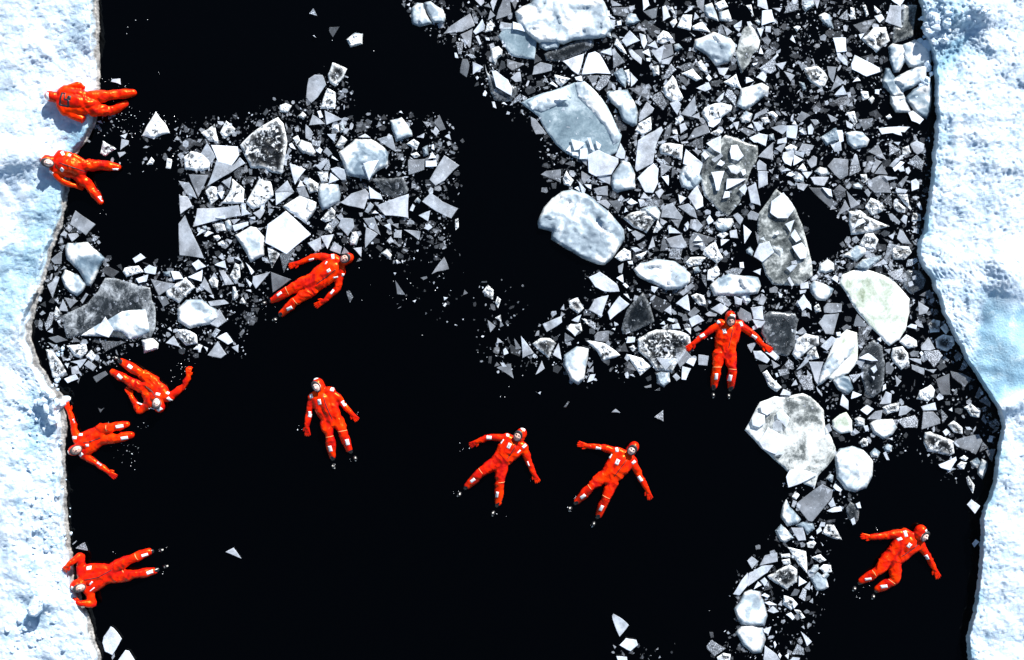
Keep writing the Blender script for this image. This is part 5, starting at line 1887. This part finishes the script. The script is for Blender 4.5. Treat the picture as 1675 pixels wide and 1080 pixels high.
FZ = 0.035    # how high limbs float
PEOPLE = [
 ('person lying face down over the left ice edge, black frame printed on back',
  dict(o=(50,120,4.695), head=(160,178,.36), face=(150,178,.3), neck=(212,190,.34), sh=[(268,128,.33),(262,292,.33)], el=[(372,92,.28),(405,358,.27)], wr=[(385,118,.26),(330,318,.27)], tip=[(330,150,.25),(270,300,.25)], th=[(360,140,.25),(300,330,.25)],
   waist=(400,225,.32), hip=[(470,185,.25),(490,285,.22)], kn=[(625,170,.13),(610,285,.06)], hem=[(790,150,.02),(735,235,-.03)], toe=[None,None], faced=False, fwd=(0.15,0,-1), k=1.06, pz=.45,
   tape=[(130,176,88,52,24)], black=[([(240,146),(218,240)],.042),([(218,240),(286,254)],.034),([(286,254),(294,208)],.04),([(240,150),(266,154)],.025),([(264,155),(262,200)],.026),([(262,202),(296,206)],.035),([(296,206),(302,172)],.07)])),
 ('person on their back at the left ice edge, legs in a V',
  dict(o=(50,120,4.695), head=(128,668,.34), face=(142,688,.42), neck=(190,688,.30), sh=[(232,625,.29),(180,752,.29)], el=[(330,640,.26),(250,832,.24)], wr=[(420,682,.22),(335,862,.16)], tip=[(500,700,.18),(415,880,.08)], th=[(450,660,.2),(380,840,.1)],
   waist=(320,715,.27), hip=[(400,710,.18),(370,790,.15)], kn=[(535,705,.10),(460,875,.08)], hem=[(668,722,.05),(538,985,.03)], toe=[None,None], fwd=(.35,-.35,1), curl=(.6,.6), pz=.38,
   tape=[(97,645,-60,36,16),(240,615,55,34,20),(288,625,20,20,20),(152,758,40,34,18),(604,722,-5,44,20),(484,946,58,42,18)], badge=[(240,740,-35,30,22)], zip=[(225,690),(300,715),(390,745)], seam=[])),
 ('person floating with arms low, head against the shards of the left cluster',
  dict(o=(420,390,7.2), head=(1068,238,.07), face=(1055,236,.17), neck=(985,285,.05), sh=[(892,232,.05),(990,405,.05)], el=[(690,212,.04),(945,595,.03)], wr=[(495,290,.03),(800,735,.03)], tip=[(370,335,.02),(670,812,.0)], th=[(465,360,.0),(700,735,.02)],
   waist=(745,475,.05), hip=[(560,520,.04),(660,605,.04)], kn=[(370,620,.08),(465,735,.08)], hem=[(190,728,.0),(295,885,.0)], toe=[(75,765,.035),(205,960,.035)], fwd=(-.25,-.1,1),
   tape=[(890,215,80,60,36),(635,250,-12,64,28),(1018,432,10,44,34),(878,630,-55,62,26),(258,655,-35,70,30),(378,825,-25,72,34),(815,290,-60,40,16),(925,458,-12,55,16)], badge=[(850,382,-30,46,36)], zip=[(930,370),(820,455),(700,540)], seam=[[(330,570),(368,660)],[(420,708),(495,802)]])),
 ('person curled sideways below the drift ice, one fist splashing, legs crossed',
  dict(o=(80,570,4.696), head=(848,445,.08), face=(838,420,.16), neck=(835,375,.05), sh=[(758,440,.03),(935,370,.04)], el=[(692,478,.03),(1035,290,.02)], wr=[(630,365,.05),(1072,215,.05)], tip=[(590,290,.06),(1070,150,.10)], th=[(620,300,.06),(1105,180,.08)],
   waist=(815,310,.05), hip=[(720,300,.04),(800,245,.04)], kn=[(610,250,.09),(700,190,.08)], hem=[(492,182,.03),(556,102,.02)], toe=[None,(505,72,.03)], fwd=(-.1,.3,1), cz=-.1, curl=(.4,1.3),
   tape=[(852,468,-35,36,22),(772,475,70,34,26),(618,142,32,42,26),(542,218,38,46,26),(688,420,55,30,12),(920,395,50,44,22),(838,352,15,30,20)], badge=[(905,345,30,24,16)], zip=[(830,380),(790,330),(740,290)], seam=[])),
 ('person on their back with head resting on the left ice edge, arms flung wide',
  dict(o=(80,570,4.696), head=(200,782,.10), face=(222,776,.18), neck=(268,752,.06), sh=[(212,690,.05),(270,822,.05)], el=[(193,590,.04),(365,882,.03)], wr=[(160,490,.04),(450,945,.03)], tip=[(122,405,.05),(522,998,.0)], th=[(150,440,.05),(470,925,.02)],
   waist=(350,685,.05), hip=[(400,625,.04),(425,695,.03)], kn=[(480,610,.09),(525,690,.08)], hem=[(596,582,.03),(630,666,.03)], toe=[None,None], fwd=(.3,.05,1),
   tape=[(148,803,70,36,18),(190,688,0,36,22),(238,665,0,34,18),(183,556,65,28,24),(243,818,-45,36,22),(374,888,35,40,22),(538,601,-8,50,24),(572,691,-8,50,24)], badge=[(297,745,0,22,20)], zip=[(265,725),(320,715),(390,690)], seam=[[(435,590),(445,640)]])),
 ('person floating alone on open black water, body straight, mittened hands beside hips',
  dict(o=(470,600,6), head=(305,172,.07), face=(297,192,.16), neck=(345,245,.05), sh=[(245,300,.05),(430,238,.05)], el=[(215,440,.03),(545,365,.03)], wr=[(192,585,.03),(632,462,.03)], tip=[(200,690,.0),(690,530,.0)], th=[(160,650,.02),(650,500,.02)],
   waist=(408,450,.05), hip=[(380,555,.04),(500,540,.04)], kn=[(418,690,.08),(545,645,.08)], hem=[(442,880,.0),(605,812,.0)], toe=[(452,985,.035),(668,908,.035)], fwd=(-.2,-.25,1),
   tape=[(270,115,-25,56,24),(232,290,70,40,32),(437,222,-70,44,34),(212,472,-80,58,32),(545,366,55,56,32),(417,808,80,58,34),(584,745,80,60,34)], badge=[(316,346,80,54,34)], zip=[(350,265),(375,360),(440,520)], seam=[[(360,700),(455,680)],[(490,640),(585,625)]])),
 ('person floating on the open black water, knees apart, left of the centre bottom pair',
  dict(o=(730,680,6), head=(735,182,.07), face=(706,200,.16), neck=(692,258,.05), sh=[(592,215,.05),(762,315,.05)], el=[(430,212,.03),(812,460,.03)], wr=[(315,250,.03),(862,575,.03)], tip=[(222,302,.0),(905,665,.0)], th=[(290,295,.0),(830,630,.0)],
   waist=(572,390,.05), hip=[(455,480,.04),(548,490,.04)], kn=[(335,565,.08),(525,655,.08)], hem=[(208,690,.0),(510,855,.0)], toe=[(122,782,.035),(455,970,.035)], fwd=(-.35,-.1,1),
   tape=[(752,135,35,50,22),(602,190,85,38,28),(765,302,-40,46,26),(418,220,5,50,34),(258,640,-40,54,28),(498,780,-80,58,26),(548,258,-55,52,12),(712,355,-45,44,14),(806,478,70,50,12)], badge=[(616,296,-65,54,32)], zip=[(680,300),(640,360),(600,430)], seam=[[(315,520),(355,570)],[(510,660),(578,655)]])),
 ('person floating spread-eagled, one arm straight out, right of the centre bottom pair',
  dict(o=(910,700,6.353), head=(800,205,.07), face=(786,226,.16), neck=(738,285,.05), sh=[(625,240,.05),(800,350,.05)], el=[(470,205,.03),(878,525,.03)], wr=[(325,190,.03),(945,645,.03)], tip=[(212,162,.0),(982,755,.0)], th=[(300,235,.0),(940,710,.0)],
   waist=(608,450,.05), hip=[(480,510,.04),(585,560,.04)], kn=[(355,620,.08),(515,720,.08)], hem=[(218,762,.0),(442,905,.0)], toe=[(138,850,.035),(385,1008,.035)], fwd=(-.25,-.2,1),
   tape=[(630,228,85,50,30),(806,360,-40,44,30),(440,220,15,54,30),(876,535,55,62,32),(278,718,-40,60,32),(470,840,-65,64,32),(568,300,-60,52,12)], badge=[(633,355,-65,58,36)], zip=[(728,335),(660,425),(600,505)], seam=[[(325,590),(362,640)],[(475,700),(555,740)]])),
 ('person floating upright among the ice shards with both arms held out',
  dict(o=(1100,490,6), head=(568,172,.10), face=(565,205,.17), neck=(568,255,.05), sh=[(468,238,.05),(660,245,.05)], el=[(315,345,.04),(805,360,.04)], wr=[(215,425,.05),(885,445,.05)], tip=[(130,500,.05),(985,512,.05)], th=[(215,490,.04),(910,500,.05)],
   waist=(515,430,.05), hip=[(455,530,.04),(565,530,.04)], kn=[(440,670,.08),(582,680,.08)], hem=[(405,850,.0),(572,862,.0)], toe=[(403,948,.035),(555,955,.035)], fwd=(0,-.55,1),
   tape=[(585,165,3,54,32),(450,216,60,46,30),(678,244,70,44,30),(298,356,-30,52,26),(808,368,28,60,30),(433,758,-88,62,30),(570,772,-80,62,32)], badge=[(510,312,80,46,34)], zip=[(588,290),(570,380),(552,475)], seam=[[(390,665),(490,665)],[(525,680),(630,690)]])),
 ('person bent forward in the lower right pool, one arm stretched back',
  dict(o=(1380,840,6.75), head=(848,195,.10), face=(872,250,.14), neck=(790,285,.05), sh=[(680,215,.06),(850,355,.05)], el=[(480,245,.04),(938,490,.03)], wr=[(305,262,.03),(1000,605,.03)], tip=[(185,250,.02),(1060,735,.0)], th=[(260,330,.0),(1000,690,.0)],
   waist=(600,400,.05), hip=[(480,500,.04),(570,560,.04)], kn=[(380,640,.08),(560,735,.08)], hem=[(200,745,.0),(375,835,.0)], toe=[(118,842,.035),(328,930,.035)], fwd=(.45,-.4,1), k=1.04,
   tape=[(905,195,80,40,32),(686,228,78,62,34),(935,495,60,62,34),(282,733,-12,66,26),(457,815,-15,66,34),(622,288,-30,50,26)], badge=[(715,350,-55,52,38)], zip=[(820,345),(740,410),(640,480)], seam=[[(320,615),(358,695)],[(505,735),(572,782)]])),
 ('person with elbows hooked on the left ice edge, orange belly up, black boots showing',
  dict(o=(80,870,7.614), head=(348,662,.20), face=(400,690,.26), neck=(430,640,.12), sh=[(405,440,.10),(505,755,.10)], el=[(392,300,.14),(550,900,.12)], wr=[(245,410,.27),(375,890,.25)], tip=[(160,510,.25),(265,845,.27)], th=[(240,480,.25),(300,810,.26)],
   waist=(640,530,.07), hip=[(800,455,.05),(830,560,.05)], kn=[(1030,335,.09),(1075,530,.08)], hem=[(1245,250,.0),(1310,490,.0)], toe=[(1395,235,.03),(1455,435,.03)], fwd=(.45,-.1,1), k=1.05, curl=(.9,.9), pz=.22,
   tape=[(310,690,-60,56,28),(1158,312,-12,72,34),(1220,530,-18,74,42),(515,648,-50,64,18),(528,725,-40,76,12)], badge=[(485,460,-10,60,40)], zip=[(440,600),(600,575),(760,490)], seam=[[(1040,290),(1085,365)],[(880,500),(905,520)]])),
]
who = []
for i, (lab, S) in enumerate(PEOPLE):
    who.append(person(S, lab, i))

# ---------------------------------------------------------------- labels that single each piece of ice out
MARKS = [(1268, 560, 'the spread-armed swimmer', 0)]
PM = [('the prone swimmer on the left ice', 150, 168), ('the swimmer with V-spread legs', 130, 285), ('the swimmer under the left cluster', 510, 470), ('the curled fist-raising swimmer', 250, 635),
      ('the swimmer with head on the ice edge', 160, 720), ('the lone straight floating swimmer', 541, 690), ('the knees-apart swimmer', 825, 760), ('the spread-eagled swimmer', 1000, 785),
      ('the swimmer amid the shards', 1190, 570), ('the swimmer in the lower right pool', 1470, 915), ('the swimmer hooked on the ice', 185, 940)]
LM = [(n, x, y, 60) for n, x, y in PM]
short = {}
for d in pieces:
    if d['lab']: LM.append(('the '+d['lab'], d['c'][0], d['c'][1], math.sqrt(d['a']/math.pi)))
tw = {0: 'black', 1: 'black', 2: 'blackish', 3: 'dark', 4: 'dark grey', 5: 'grey', 6: 'grey', 7: 'pale', 8: 'whitish', 9: 'white'}
def shape(d):
    n = len(d['p']); pp = 0
    Q = d['p']; pp = sum(math.dist(Q[i], Q[(i+1) % n]) for i in range(n)); comp = 4*math.pi*d['a']/(pp*pp+1e-9)
    if n == 3: return 'slim triangular' if comp < 0.42 else 'triangular'
    if n == 4: return 'narrow four-sided' if comp < 0.5 else 'four-sided'
    if comp < 0.5: return 'long'
    return 'five-sided' if n == 5 else 'many-sided'
noun = {'p': 'shard', 't': 'flake', 'r': 'mottled chunk', 'w': 'block', 'g': 'clear floe', 'm': 'mottled floe', 's': 'slab', 'y': 'floe'}
cats = {'p': 'ice shard', 't': 'ice flake', 'r': 'ice chunk', 'w': 'ice block', 'g': 'ice floe', 'm': 'ice floe', 's': 'ice floe', 'y': 'ice floe'}
grps = {'p': 'thin ice shards on the dark water', 't': 'flakes lying on larger floes', 'r': 'mottled rubbly ice chunks', 'w': 'white ice blocks', 'g': 'large ice floes', 'm': 'large ice floes', 's': 'large ice floes', 'y': 'large ice floes'}
PREP = {'with', 'at', 'in', 'on', 'near', 'by', 'above', 'below', 'right', 'left', 'amid', 'beside', 'touching', 'covered', 'strewn', 'wedged', 'under', 'half', 'just', 'pierced', 'of'}
ALIAS = {}
names = [n.replace('the ', '', 1) for n, _, _, _ in LM]
for n in names:      # shortest wording of a landmark that still means only that one
    ws = n.replace(',', '').split(); best = ' '.join(ws)
    for k in range(2, len(ws)):
        if ws[k] in PREP:
            pre = ' '.join(ws[:k])
            if ws[k-1] not in PREP and sum(1 for m in names if m.replace(',', '').startswith(pre)) == 1: best = pre; break
    ALIAS['the '+n] = best
buckets = {}
for d in pieces:
    tag(d['o'], None, cats[d['k']], grps[d['k']])
    if d['lab']: d['o']['label'] = d['lab']; continue
    cand = []
    for (nm, x, y, r) in LM:
        dd = math.hypot(d['c'][0]-x, d['c'][1]-y); cand.append((dd-0.8*r, nm, x, y, r, dd))
    cand.sort(); _, nm, x, y, r, dd = cand[0]
    dx, dy = d['c'][0]-x, d['c'][1]-y
    if d['k'] == 't' and dd < r*1.15: rel = 'on'
    else:
        a = math.degrees(math.atan2(-dy, dx)) % 360
        rel = ['right of', 'above', 'left of', 'below'][int(((a+45) % 360)//90)]
    size = 'tiny' if d['a'] < 90 else ('small' if d['a'] < 260 else ('' if d['a'] < 700 else 'large'))
    cut = ALIAS[nm].split()
    d['base'] = (size, tw[d['t']], shape(d), noun[d['k']], rel, ' '.join(cut))
    buckets.setdefault(d['base'], []).append(d)
ordw = ['first', 'second', 'third', 'fourth', 'fifth', 'sixth', 'seventh', 'eighth', 'ninth']
for b, ds in buckets.items():
    size, tn, sh, nn, rel, nm = b
    core = ' '.join(x for x in (size, tn, sh, nn) if x)
    if len(ds) == 1: ds[0]['o']['label'] = f'{core} {rel} the {nm}'; continue
    spx = max(q['c'][0] for q in ds)-min(q['c'][0] for q in ds); spy = max(q['c'][1] for q in ds)-min(q['c'][1] for q in ds)
    ax, e0, e1, frm = (0, 'leftmost', 'rightmost', 'from left') if spx > spy else (1, 'topmost', 'lowest', 'from top')
    ds.sort(key=lambda q: q['c'][ax])
    for i, q in enumerate(ds):
        t = e0 if i == 0 else (e1 if i == len(ds)-1 else f'{ordw[i]} {frm}')
        q['o']['label'] = f'{core} {rel} the {nm}, {t}'
